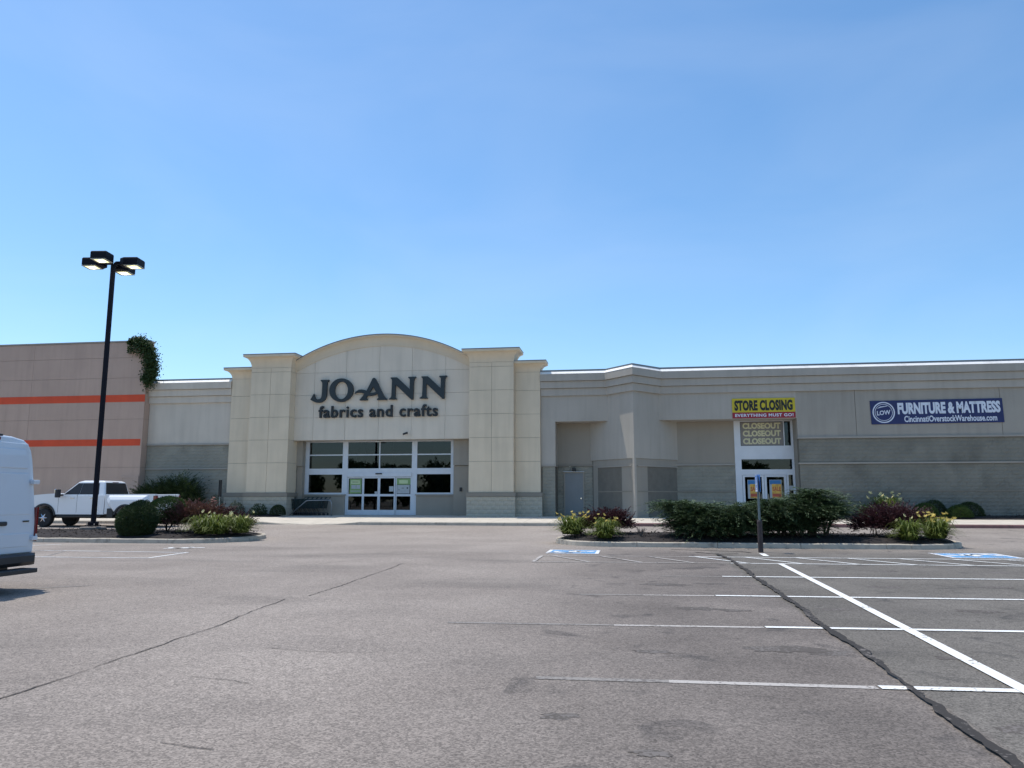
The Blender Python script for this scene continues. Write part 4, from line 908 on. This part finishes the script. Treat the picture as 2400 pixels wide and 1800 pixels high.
# left island
mound('yew', 'large clipped dark round yew beside the lamp post', onL(320, 1210, 24.75), .64, .54, .56, 'yew', 24000, .075, .022, .13, .3, 71, wild=1.0, low=-.75, zc=.40, nl=16)
mound('boxwood', 'rounded brighter green shrub behind the large dark yew', onL(395, 1190, 26.4), .74, .62, .60, 'boxwood', 11000, .06, .025, .05, .2, 72, low=-.6, zc=.62)
sprays('barberry', 'rust and purple barberry in the middle of the left island', onL(448, 1215, 26.3), [(0, 0, .42, .75, .6, .52), (.55, .1, .45, .55, .5, .48), (-.5, 0, .3, .45, .5, .4)], 'barberry_rust', 800, 26, .3, .05, .034, 73, .6, stemr=.012)
sprays('barberry', 'low purple barberry behind the daylilies on the left island', onL(520, 1225, 27.0), [(0, 0, .3, .6, .5, .42), (.6, 0, .2, .5, .45, .26)], 'barberry', 520, 26, .28, .05, .034, 74, .6, stemr=.012)
lily('wide leafy daylily row along the left island kerb', onL(495, 1255, 25.3), .78, .80, 480, 7, 75, 'lily_pale', sx=1.35)
lily('pale flowered daylily clump at the right tip of the left island', onL(563, 1248, 25.7), .62, .76, 330, 9, 76, 'lily_pale')
# beds along the shops
def onB(px, Y): return (PY(px, 1190, Y)[0], Y, wz(Y) + .10)
mound('yew', 'brighter round yew in front in the left pair by the grey wall', onB(2166, 41.7), .60, .5, .64, 'boxwood', 6000, .07, .025, .05, .2, 81)
mound('yew', 'darker yew half hidden behind the left round yew by the grey wall', onB(2188, 42.4), .60, .45, .70, 'yew', 5000, .07, .025, .06, .2, 82)
mound('yew', 'low round yew in front at the right end of the grey wall bed', onB(2247, 41.6), .60, .5, .52, 'boxwood', 6000, .07, .025, .07, .2, 83)
mound('yew', 'wider round yew behind at the right end of the grey wall bed', onB(2272, 42.3), .66, .5, .68, 'yew', 5500, .07, .025, .06, .2, 84)
lily('tall pale yellow daylily clump against the long grey wall', onB(2075, 42.0), .95, 1.25, 480, 22, 85, 'lily_pale', sx=1.2, fh=.95, fs_=1.5)
lily('shorter daylily clump left of the tall one against the grey wall', onB(2028, 41.8), .62, .80, 240, 3, 86, 'lily_pale', fs_=1.4)
sprays('juniper', 'dark arching evergreen behind the pickup at the left grey wall', onB(400, 41.9), [(-.4, 0, .95, 1.35, .75, .75), (.5, 0, 1.2, 1.1, .7, .85), (-1.3, 0, .9, .8, .6, .55), (.9, -.1, .6, .8, .7, .6)], 'yew', 1400, 24, .55, .10, .03, 91, .45)
rs = mound('rose_bush', 'pale leaved rose bush beside the thin dark post', onB(505, 41.6), .42, .4, .95, 'rose_leaf', 1500, .07, .05, .15, .5, 92)
for i in range(5):
    f = obj('flower', flower_mesh('rose_petal'), 'rose_petal', rs); f.location = (random.uniform(-.1, .45), random.uniform(-.4, -.2), random.uniform(.7, 1.05)); f.scale = (1.1, 1.1, 1.1)
mound('low_shrub', 'small loose green shrub nearest the rose by the left pilaster', onB(556, 41.5), .42, .35, .58, 'rose_leaf', 1400, .08, .04, .2, .5, 93)
mound('low_shrub', 'small open shrub in the middle before the left pilaster', onB(607, 41.5), .42, .35, .48, 'yew', 1300, .08, .04, .25, .6, 94)
mound('low_shrub', 'dense dark clipped shrub at the end of the pilaster bed', onB(652, 41.6), .42, .36, .52, 'yew', 3500, .06, .025, .05, .2, 95)
# climber over the corner of the tan wall
g = np.random.default_rng(5); vn = 10000
vr = plant('climbing_vine', 'dark green climber hanging over the corner of the tan wall', (TX, 42.5, 8.5), cat='vine')
path_ = np.array([(-1.2, -.06, 2.42), (-.8, -.08, 2.5), (-.35, -.12, 2.42), (.05, -.1, 2.0), (.3, .0, 1.4), (.38, .05, .8), (.3, .1, .35), (.1, .0, .1)])
tt = g.random(vn) * (len(path_) - 1); ii = tt.astype(int); ff = (tt - ii)[:, None]; P = path_[ii] * (1 - ff) + path_[ii + 1] * ff
sprd = np.clip(.06 + .36 * np.clip(tt / 2.5, 0, 1), 0, .36)[:, None] * (1 - .25 * np.clip(tt - 5, 0, 2) / 2)[:, None]
P = P + g.normal(size=(vn, 3)) * sprd * np.array([.62, .40, .5]); P[:, 1] -= .12
hang = g.random(vn) < .12; P[hang, 2] -= g.random(hang.sum()) * .7
obj('crown', leaves(P, unit(g.normal(size=(vn, 3)) + np.array([0, -.4, -.6])), unit(g.normal(size=(vn, 3)) + np.array([0, -1, .4])), g.uniform(.08, .14, vn), g.uniform(.06, .10, vn), 'vine'), 'vine', vr)
obj('stem', MB().tube([tuple(p) for p in path_[2:]], .03, 6), 'trunk', vr)
# trees across the lot behind the viewer, seen only as reflections in the shop glass
def tree(label, loc, h, cr, seed):
    g = np.random.default_rng(seed); root = plant('tree', label, loc, cat='tree'); n = 4500
    obj('trunk', MB().tube([(0, 0, 0), (.1, 0, h * .25), (0, .1, h * .5), (.1, 0, h * .8)], [.3, .24, .16, .05], 8), 'trunk', root)
    C_ = np.array([(g.uniform(-.6, .6) * cr, g.uniform(-.6, .6) * cr, h * g.uniform(.22, .85)) for _ in range(16)]); q = g.integers(0, 16, n)
    P = C_[q] + unit(g.normal(size=(n, 3))) * (cr * .42 * g.random(n) ** .4)[:, None]
    obj('crown', leaves(P, unit(g.normal(size=(n, 3))), unit(g.normal(size=(n, 3))), g.uniform(.5, .9, n), g.uniform(.35, .6, n), 'tree_leaf'), 'tree_leaf', root)
for k, (x, y, h, c) in enumerate(((-63, -41, 6.5, 4.2), (-55, -38, 6.0, 4.6), (-47, -43, 8.5, 4.8), (-39.5, -40, 6.2, 4.6), (-32, -42, 7.6, 4.6), (-24, -39, 5.8, 4.4), (20, -40, 7.0, 4.6))):
    tree('%s tree of the row across the lot mirrored in the shop glass' % ('first', 'second', 'third and tallest', 'fourth', 'fifth', 'sixth', 'lone last')[k], (x, y, 0), h, c, k + 1)

# ------------------------------------------------------------------ parking-lot lamp
def lamp(label, loc, ang):
    t = thing('lot_lamp', label, 'lamp post', loc, 0, None, True)
    H_ = 10.55
    obj('footing', MB().lathe([(.02, -.2), (.46, -.2), (.46, .10), (.43, .13), (.02, .13)], 'z', 20), 'footing', t)
    bp = obj('base_plate', MB().box(-.2, .2, -.2, .2, .17, .20), 'pole', t)
    for sx in (-1, 1):
        for sy in (-1, 1): obj('anchor_bolt', MB().tube([(sx * .15, sy * .15, .1), (sx * .15, sy * .15, .26)], .016, 6), 'chrome', bp)
    obj('base_cover', MB().box(-.14, .14, -.14, .14, .202, .32), 'pole', t, bevel=.02)
    obj('pole', MB().box(-.072, .072, -.072, .072, .322, H_), 'pole', t, bevel=.015)
    for k in range(4):
        a = ang + k * math.pi / 2; ca, sa = math.cos(a), math.sin(a)
        def W(p): return (p[0] * ca - p[1] * sa, p[0] * sa + p[1] * ca, p[2])
        def place(mb): mb.v = [W(p) for p in mb.v]; return mb
        ar = obj('arm', place(MB().box(.10, .36, -.05, .05, H_ - .02, H_ + .10)), 'pole', t)
        top = [(.34, -.16), (.56, -.31), (1.12, -.31), (1.12, .31), (.56, .31), (.34, .16)]
        hd = obj('lamp_head', place(MB().loft([[(x, y, H_ - .10) for x, y in top], [(x, y, H_ + .15) for x, y in top], [(.36 + (x - .36) * .97, y * .93, H_ + .20) for x, y in top]])), 'pole', t)
        ln = obj('lens_door', place(MB().box(.56, 1.14, -.29, .29, H_ - .135, H_ - .112)), 'lamp_glass', t)
        obj('bulb', place(MB().lathe([(.01, -.03), (.12, -.02), (.13, 0), (.01, .002)], 'z', 14, (.84, 0, H_ - .138))), 'lamp_glow', ln)
        obj('reflector_glow', place(MB().box(.64, 1.06, -.20, .20, H_ - .1375, H_ - .1355)), 'lamp_glow_soft', ln)
    return t
lamp('tall black four-headed lot lamp with its lights on, beside the pickup', (-20.33, 27.3, isl_z(27.3, IL[2], IL[3], IL[5]) - .02), R(-83))
# accessible-parking sign seen edge-on
sp = thing('parking_sign', 'blue accessible-parking sign edge-on upon a dark sleeved post', 'sign', (3.6, 22.55, 0), R(2), None, True)
obj('post_sleeve', MB().lathe([(.07, -.05), (.07, .84), (.055, .88), (.01, .885)], 'z', 18), 'post_sleeve', sp, smooth=False)
obj('post', MB().box(-.03, .03, -.012, .012, .88, 1.66).box(-.03, -.022, -.03, .012, .88, 1.66).box(.022, .03, -.03, .012, .88, 1.66), 'post_steel', sp)
obj('post', MB().box(-.02, .02, -.02, .02, 1.662, 2.10), 'post_steel', sp)
for s in (-1, 1):
    p = obj('sign_plate', MB().box(s * .035 - .004, s * .035 + .004, -.16, .16, 1.66, 2.14), 'sign_blue', sp)
    xx = s * .0405
    def pl(name, rect): obj(name, MB().box(min(xx, xx + s * .002), max(xx, xx + s * .002), *rect), 'white', p)
    for rc in ((-.15, -.14, 1.67, 2.13), (.14, .15, 1.67, 2.13), (-.14, .14, 1.67, 1.68), (-.14, .14, 2.12, 2.13), (-.02, .03, 2.02, 2.07), (-.03, .02, 1.88, 2.01), (-.03, .08, 1.86, 1.885), (.06, .085, 1.76, 1.87), (-.09, -.06, 1.76, 1.90), (-.08, .04, 1.74, 1.765), (-.12, .12, 1.69, 1.72)): pl('emblem', rc)
p2 = thing('thin_post', 'thin dark edge-on sign post in the bed left of the entrance', 'sign post', (PY(513, 1200, 41.2)[0], 41.2, wz(41.2)), 0, None, True)
obj('post', MB().box(-.02, .02, -.02, .02, 0, 2.0), 'post_steel', p2); obj('sign_plate', MB().box(-.05, -.03, -.09, .09, 1.1, 2.05).box(.03, .05, -.09, .09, 1.1, 2.05), 'plastic', p2)

# ------------------------------------------------------------------ shopping carts and rail
def cart_parts():
    P = []
    b = MB()
    # basket cage: rear is +x end with the handle
    def ring(z, x0, x1, wd): return [(x0, -wd, z), (x1, -wd, z), (x1, wd, z), (x0, wd, z), (x0, -wd, z)]
    for t in (0, .14, .28, .42, .56, .7, .85, 1):
        z = .42 + .50 * t; x0, x1, wd = -.34 - .12 * t, .36 + .06 * t, .17 + .09 * t
        b.tube(ring(z, x0, x1, wd), .020 if t in (0, 1) else .016, 5)
    for u in np.linspace(0, 1, 11):
        for s in (-1, 1): b.tube([(-.34 + .70 * u, s * .17, .42), (-.46 + .88 * u, s * .26, .92)], .015, 4)
        b.tube([(-.34 + .70 * u, -.17, .42), (-.34 + .70 * u, .17, .42)], .008, 4)
    for u in np.linspace(-1, 1, 7):
        b.tube([(-.34, .17 * u, .42), (-.46, .26 * u, .92)], .015, 4); b.tube([(.36, .17 * u, .42), (.42, .26 * u, .92)], .015, 4)
    P.append(('basket', b, 'cart'))
    b = MB().tube([(.42, -.27, .92), (.56, -.27, 1.04), (.56, .27, 1.04), (.42, .27, .92)], .02, 6); P.append(('handle', b, 'cart'))
    b = MB()
    for s in (-1, 1): b.tube([(.44, s * .25, .92), (.30, s * .22, .42), (.42, s * .24, .16), (-.42, s * .16, .14)], .017, 5)
    b.tube([(-.42, -.16, .14), (-.42, .16, .14)], .017, 5); b.tube([(-.3, -.17, .42), (-.1, -.19, .15)], .014, 5); b.tube([(-.3, .17, .42), (-.1, .19, .15)], .014, 5); P.append(('chassis', b, 'cart_metal'))
    for x, y in ((.40, -.24), (.40, .24), (-.40, -.16), (-.40, .16)): P.append(('wheel', MB().lathe([(.02, -.016), (.062, -.016), (.062, .016), (.02, .016)], 'y', 14, (x, y, .065)), 'rubber'))
    P.append(('child_seat', MB().box(.18, .22, -.22, .22, .66, .93), 'cart', ))
    return [(n, b.mesh(n), m) for n, b, m in P]
CP = cart_parts(); cz = wz(42.85)
names = ['frontmost dark shopping cart at the right end of the nested row', 'second dark shopping cart from the right end of the nested row', 'middle dark shopping cart of the nested row by the wall', 'fourth dark shopping cart of the nested row counted from the right', 'fifth dark shopping cart from the right, behind the pilaster base', 'last dark shopping cart, farthest left behind the pilaster base']
for k, lb in enumerate(names):
    t = thing('shopping_cart', lb, 'shopping cart', (-17.75 - .27 * k, 43.15, cz), R(random.uniform(-2, 2)), 'nested shopping carts by the entrance', True)
    for n, me, m in CP: obj(n, me, m, t)
rl = thing('handrail', 'grey bent pipe rail in front of the shopping carts', 'rail', (-18, 42.55, wz(42.5)))
ry = 42.55; rz = wz(42.55)
obj('pipe', MB().tube([(-19.3, ry, rz + .03), (-18.35, ry, rz + .82), (-18.25, ry, rz + .86), (-17.0, ry, rz + .88), (-16.86, ry, rz + .85), (-16.80, ry, rz + .74), (-16.80, ry, rz - .02)], .03, 10), 'rail', rl, smooth=True)
obj('flange', MB().lathe([(.01, 0), (.07, 0), (.07, .015), (.01, .016)], 'z', 14, (-16.80, ry, rz)), 'rail', rl)

# ------------------------------------------------------------------ vehicles
def wheel(parent, x, y, r, wd, side, rimr, spokes=6):
    w_ = obj('wheel', MB().lathe([(rimr, -wd / 2), (r * .92, -wd / 2), (r, -wd * .36), (r, wd * .36), (r * .92, wd / 2), (rimr, wd / 2)], 'y', 32, (x, y, r)), 'rubber', parent, smooth=False)
    yo = y + side * wd * .34
    b = MB().lathe([(rimr + .005, -.09), (rimr + .005, .035), (rimr - .03, .03), (rimr - .04, -.02), (.02, -.02)], 'y', 32, (x, yo, r)) if side > 0 else MB().lathe([(rimr + .005, .09), (rimr + .005, -.035), (rimr - .03, -.03), (rimr - .04, .02), (.02, .02)], 'y', 32, (x, yo, r))
    rm = obj('rim', b, 'rim', w_)
    b = MB()
    for k in range(spokes):
        a = 2 * math.pi * k / spokes; b.tube([(x, yo + side * .03, r), (x + (rimr - .02) * math.cos(a), yo + side * .012, r + (rimr - .02) * math.sin(a))], [.045, .034], 6)
    b.lathe([(.07, side * -.01), (.07, side * .045), (.01, side * .05)], 'y', 16, (x, yo, r)); obj('spokes', b, 'chrome', w_)
    return w_
def arc(cx, cz, r, a0, a1, n=14): return [(cx + r * math.cos(R(a0 + (a1 - a0) * i / n)), cz + r * math.sin(R(a0 + (a1 - a0) * i / n))) for i in range(n + 1)]
# --- pickup, seen from its left side and tail
pk = thing('pickup_truck', 'white pickup truck with flared rear fenders parked before the tan wall', 'pickup truck', (-21.5, 34.0, gz(33.8) + .005), R(180), None, True)
RW, FW, WR = 1.40, 5.70, .42
W2 = .98
front = [(2.62, .58), (FW - .56, .58)] + arc(FW, .46, .57, 168, 12) + [(FW + .62, .62), (6.56, .70), (6.62, 1.0), (6.58, 1.34), (6.45, 1.46), (5.6, 1.53), (5.02, 1.56), (4.90, 1.45), (2.62, 1.45)]
obj('body', MB().xz(front, -W2, W2), 'car_white', pk, bevel=.06, seg=3)
bed = [(.06, .64), (RW - .56, .64)] + arc(RW, .46, .58, 162, 18) + [(2.58, .60), (2.58, 1.50), (.06, 1.52)]
for s in (-1, 1):
    ya, yb = sorted((s * W2, s * (W2 - .16))); obj('bed_side', MB().xz(bed, ya, yb), 'car_white', pk, bevel=.035, seg=2)
    # dual-wheel fender, bulging outward
    o_ = [(.70, .72)] + arc(RW, .46, .56, 150, 30) + [(2.1, .70), (2.42, 1.0), (2.50, 1.30), (2.40, 1.49), (.40, 1.49), (.30, 1.30), (.36, .95)]
    i_ = [(x, z) for x, z in o_]
    cx_, cz_ = 1.40, 1.0
    b = MB(); n = len(o_)
    r0 = [(x, s * (W2 - .02), z) for x, z in o_]; f1 = lambda x, z, k, d: (cx_ + (x - cx_) * (k if abs(x - cx_) > .62 else 1), z - (d if z > 1.25 else 0)); r1 = [(f1(x, z, .90, .10)[0], s * (W2 + .10), f1(x, z, .9, .10)[1]) for x, z in o_]; r2 = [(f1(x, z, .76, .24)[0], s * (W2 + .20), f1(x, z, .76, .24)[1]) for x, z in o_]
    obj('fender_flare', b.loft([r0, r1, r2]), 'car_white', pk, bevel=.05, seg=3)
    b = MB(); A0 = arc(RW, .46, .60, 168, 12, 18); A1 = arc(RW, .46, .52, 168, 12, 18)
    obj('arch_trim', MB().xz(A0 + A1[::-1], *sorted((s * (W2 + .10), s * (W2 + .205)))), 'plastic', pk)
    A0 = arc(FW, .46, .63, 172, 8, 18); A1 = arc(FW, .46, .55, 172, 8, 18); obj('arch_trim', MB().xz(A0 + A1[::-1], *sorted((s * (W2 - .05), s * (W2 + .035)))), 'plastic', pk)
    obj('running_board', MB().box(2.7, 5.0, *sorted((s * .80, s * 1.06)), .46, .53), 'plastic', pk, bevel=.02)
    obj('mud_flap', MB().box(2.05, 2.35, *sorted((s * .9, s * 1.12)), .45, .86), 'plastic', pk)
    wheel(pk, FW, s * .86, WR, .28, s, .24, 6); wheel(pk, RW, s * 1.0, WR, .26, s, .22, 6)
    # doors: seams, handles
    for x in (4.98, 4.02, 3.02): obj('door_seam', MB().box(x - .006, x + .006, *sorted((s * (W2 - .01), s * (W2 + .002))), .66, 1.5), 'plastic', pk)
    for x in (4.16, 3.14): obj('door_handle', MB().box(x, x + .2, *sorted((s * (W2 - .005), s * (W2 + .035))), 1.32, 1.37), 'chrome', pk, bevel=.01)
    mr = obj('mirror', MB().box(4.76, 4.92, *sorted((s * 1.12, s * 1.34)), 1.36, 1.74), 'plastic', pk, bevel=.03); obj('mirror_cap', MB().box(4.86, 4.95, *sorted((s * 1.13, s * 1.33)), 1.56, 1.75), 'chrome', mr, bevel=.02); obj('mirror_arm', MB().box(4.78, 4.88, *sorted((s * .9, s * 1.13)), 1.44, 1.52), 'plastic', mr)
    obj('tail_light', MB().box(.0, .16, *sorted((s * (W2 - .15), s * (W2 + .006))), .98, 1.45), 'tail_red', pk, bevel=.02)
    obj('headlight', MB().box(6.44, 6.63, *sorted((s * .66, s * (W2 + .004))), 1.08, 1.36), 'lamp_clear', pk, bevel=.02)
obj('bed_floor', MB().box(.1, 2.6, -.84, .84, .70, .95), 'plastic', pk)
tg = obj('tailgate', MB().box(.0, .09, -.83, .83, .80, 1.50), 'car_white', pk, bevel=.025, seg=3)
obj('gate_handle', MB().box(-.015, .0, -.12, .12, 1.34, 1.42), 'plastic', tg)
me = text_mesh('GMC', .03, .02); co = np.array([v.co[:] for v in me.vertices]); lo, hi = co.min(0), co.max(0)
for v in me.vertices: u = [(v.co[i] - lo[i]) / (hi[i] - lo[i]) for i in range(3)]; v.co = (-.002 - .018 * u[2], .20 - .40 * u[0], 1.16 + .13 * u[1])
obj('badge', me, 'badge', tg)
obj('rear_bumper', MB().box(-.16, .06, -.96, .96, .56, .76), 'chrome', pk, bevel=.04, seg=3); obj('license_plate', MB().box(-.168, -.161, -.16, .16, .60, .74), 'white', pk)
obj('front_bumper', MB().box(6.5, 6.76, -.97, .97, .54, .86), 'chrome', pk, bevel=.05, seg=3); obj('grille', MB().box(6.56, 6.66, -.62, .62, .90, 1.38), 'plastic', pk, bevel=.02)
obj('underbody', MB().box(.3, 6.3, -.62, .62, .40, .64), 'plastic', pk)
cab = [[(2.62, -.95), (4.98, -.95), (4.98, .95), (2.62, .95)], [(2.66, -.93), (4.86, -.93), (4.86, .93), (2.66, .93)], [(2.80, -.76), (4.16, -.76), (4.16, .76), (2.80, .76)], [(2.95, -.66), (3.98, -.66), (3.98, .66), (2.95, .66)]]
obj('cab', MB().loft([[(x, y, z) for x, y in r] for r, z in zip(cab, (1.44, 1.48, 2.09, 2.15))]), 'car_white', pk, bevel=.045, seg=3)
def lerp(a, c, t): return a + (c - a) * t
def cabp(u, v, s):                                     # point on the slanted cab side: u along x at belt/roof, v up
    z = 1.48 + .61 * v; y = lerp(.93, .76, v) * s; return z, y
for s in (-1, 1):
    for xa, xb, xc, xd in ((2.96, 3.95, 3.90, 3.06), (3.96, 4.76, 4.14, 3.91)):
        q = []
        for x, v in ((xa, .04), (xb, .04), (xc, .90), (xd, .90)):
            z, y = cabp(x, v, s); q.append((x, y + s * .006, z))
        b = MB().add(q + [(x, y - s * .02, z) for x, y, z in q], [(0, 1, 2, 3), (7, 6, 5, 4), (0, 4, 5, 1), (1, 5, 6, 2), (2, 6, 7, 3), (3, 7, 4, 0)]); obj('side_window', b, 'black', pk).data.materials[0] = M['glass_tint'] if 'glass_tint' in M else M['black']
def slab(q, n, t=.012): n = Vector(n).normalized() * t; return MB().add([tuple(Vector(p) + n) for p in q] + [tuple(Vector(p) - n) for p in q], [(0, 1, 2, 3), (7, 6, 5, 4), (0, 4, 5, 1), (1, 5, 6, 2), (2, 6, 7, 3), (3, 7, 4, 0)])
obj('rear_window', slab([(2.665, -.82, 1.52), (2.665, .82, 1.52), (2.785, .70, 2.04), (2.785, -.70, 2.04)], (-1, 0, .27)), 'black', pk)
obj('windshield', slab([(4.82, -.84, 1.54), (4.82, .84, 1.54), (4.22, .70, 2.06), (4.22, -.70, 2.06)], (.62, 0, 1)), 'black', pk)
obj('brake_light', MB().box(2.79, 2.83, -.22, .22, 2.055, 2.085), 'tail_red', pk)

# --- cargo van, tail towards the drive aisle
vn_ = thing('cargo_van', 'white high-roof cargo van cut off at the left edge', 'van', (-9.85, 10.93, 0), R(180), None, True)
def vsec(x, k=1.0, zt=2.52, dx=0.0):
    pts = [(.90, .42), (.985, .55), (.99, 1.10), (.965, 1.45), (.90, 2.0), (.865, 2.25), (.81, 2.40), (.70, 2.475), (.45, 2.515), (0, 2.53)]
    pts = [(y * k, .42 + (z - .42) * (zt - .42) / 2.11) for y, z in pts]
    full = pts + [(-y, z) for y, z in pts[-2::-1]]
    return [(x + dx * max(0, (z - 1.0)) , y, z) for y, z in full]
secs = [vsec(.10, .97, 2.49, .06), vsec(.14, .99, 2.515, .05), vsec(.30, 1, 2.53, .02), vsec(1.5), vsec(3.0), vsec(4.2, 1, 2.50), vsec(4.5, 1, 2.42), vsec(5.1, .99, 1.75), vsec(5.35, .97, 1.25), vsec(5.8, .93, 1.08), vsec(5.95, .85, .95)]
obj('body', MB().loft(secs), 'van_white', vn_, smooth=False, bevel=.02)
def rear_panel(name, ys, zs, x, t, m, parent, bev=.012):
    """panel on the slightly raked tail; ys functions of z"""
    n = 14; q = []
    for i in range(n + 1): z = zs[0] + (zs[1] - zs[0]) * i / n; q.append((ys[0](z), z))
    for i in range(n, -1, -1): z = zs[0] + (zs[1] - zs[0]) * i / n; q.append((ys[1](z), z))
    b = MB().prism(q, lambda y, z: (x + .055 * max(0, z - 1.0) + .10 * max(0, z - 2.2) ** 1.2, y, z), lambda y, z: (x + t + .055 * max(0, z - 1.0) + .1 * max(0, z - 2.2) ** 1.2, y, z))
    return obj(name, b, m, parent, bevel=bev)
def yedge(z):
    pts = [(.42, .86), (.55, .93), (1.1, .935), (1.45, .91), (2.0, .85), (2.25, .81), (2.40, .74), (2.47, .62)]
    for (z0, y0), (z1, y1) in zip(pts, pts[1:]):
        if z <= z1: return y0 + (y1 - y0) * (z - z0) / (z1 - z0)
    return .6
for s in (-1, 1):
    dd = rear_panel('rear_door', (lambda z, s=s: s * .008, lambda z, s=s: s * (yedge(z) - .015)), (.60, 2.40), .055, .06, 'van_white', vn_)
    rear_panel('pressed_panel', (lambda z, s=s: s * .08, lambda z, s=s: s * (yedge(z) - .13)), (1.98, 2.30), .045, .02, 'van_white', dd, .015)
    rear_panel('pressed_panel', (lambda z, s=s: s * .08, lambda z, s=s: s * (yedge(z) - .12)), (1.22, 1.90), .047, .02, 'van_white', dd, .015)
    rear_panel('pressed_panel', (lambda z, s=s: s * .08, lambda z, s=s: s * (yedge(z) - .12)), (.70, .92), .047, .02, 'van_white', dd, .015)
    for z in (1.76, .83, 1.30):
        if z == 1.30: continue
        obj('hinge', MB().box(.0, .10, *sorted((s * (yedge(z) - .10), s * (yedge(z) + .015))), z - .035, z + .035), 'van_white', dd, bevel=.012)
    tl = obj('tail_light', MB().loft([[(.03, s * .915, z), (.03, s * .955, z), (.12, s * .998, z), (.16, s * .91, z)] for z in (.78, 1.0, 1.34)]), 'tail_red', vn_); obj('reverse_lens', MB().box(.022, .03, *sorted((s * .918, s * .95)), .80, .90), 'lamp_clear', tl)
    wheel(vn_, 1.0, s * .86, .35, .24, s, .21, 8); wheel(vn_, 4.75, s * .86, .35, .24, s, .21, 8)
    obj('side_window', slab([(4.3, s * .90, 1.55), (4.95, s * .93, 1.45), (4.75, s * .90, 1.95), (4.3, s * .885, 2.0)], (0, s, .1)), 'black', vn_)
    obj('side_strip', MB().box(.3, 5.2, *sorted((s * .985, s * 1.005)), .72, .84), 'plastic', vn_)
rd = [o for o in vn_.children if o.name.startswith('rear_door')][0]
obj('handle', MB().box(.02, .06, -.30, -.10, 1.05, 1.12), 'plastic', rd, bevel=.02); obj('lock_cover', MB().box(.025, .06, -.09, -.02, 1.2, 1.28), 'plastic', rd, bevel=.015); obj('badge', MB().box(.048, .056, -.78, -.64, 1.10, 1.125), 'chrome', rd)
obj('rear_bumper', MB().loft([[(.02, -.94, z0), (-.10 + q, -.80, z0), (-.13 + q, 0, z0), (-.10 + q, .80, z0), (.02, .94, z0), (.3, .985, z0), (.3, -.985, z0)] for z0, q in ((.40, .06), (.46, 0), (.56, 0), (.59, .05))]), 'plastic', vn_)
obj('tow_step', MB().box(-.32, -.02, -.62, .62, .30, .37), 'plastic', vn_, bevel=.01); obj('tow_bar', MB().box(-.06, .4, -.05, .05, .24, .33), 'plastic', vn_)
obj('brake_light', MB().box(.17, .22, -.16, .16, 2.43, 2.475), 'tail_red', vn_); obj('roof_spoiler', MB().box(.10, .24, -.13, .13, 2.485, 2.52), 'plastic', vn_, bevel=.01)
obj('underbody', MB().box(.3, 5.6, -.7, .7, .24, .45), 'plastic', vn_); obj('windshield', slab([(4.62, -.80, 2.25), (4.62, .80, 2.25), (5.12, .86, 1.66), (5.12, -.86, 1.66)], (1, 0, .8)), 'black', vn_)
obj('front_bumper', MB().box(5.7, 6.02, -.90, .90, .35, .62), 'plastic', vn_, bevel=.05)
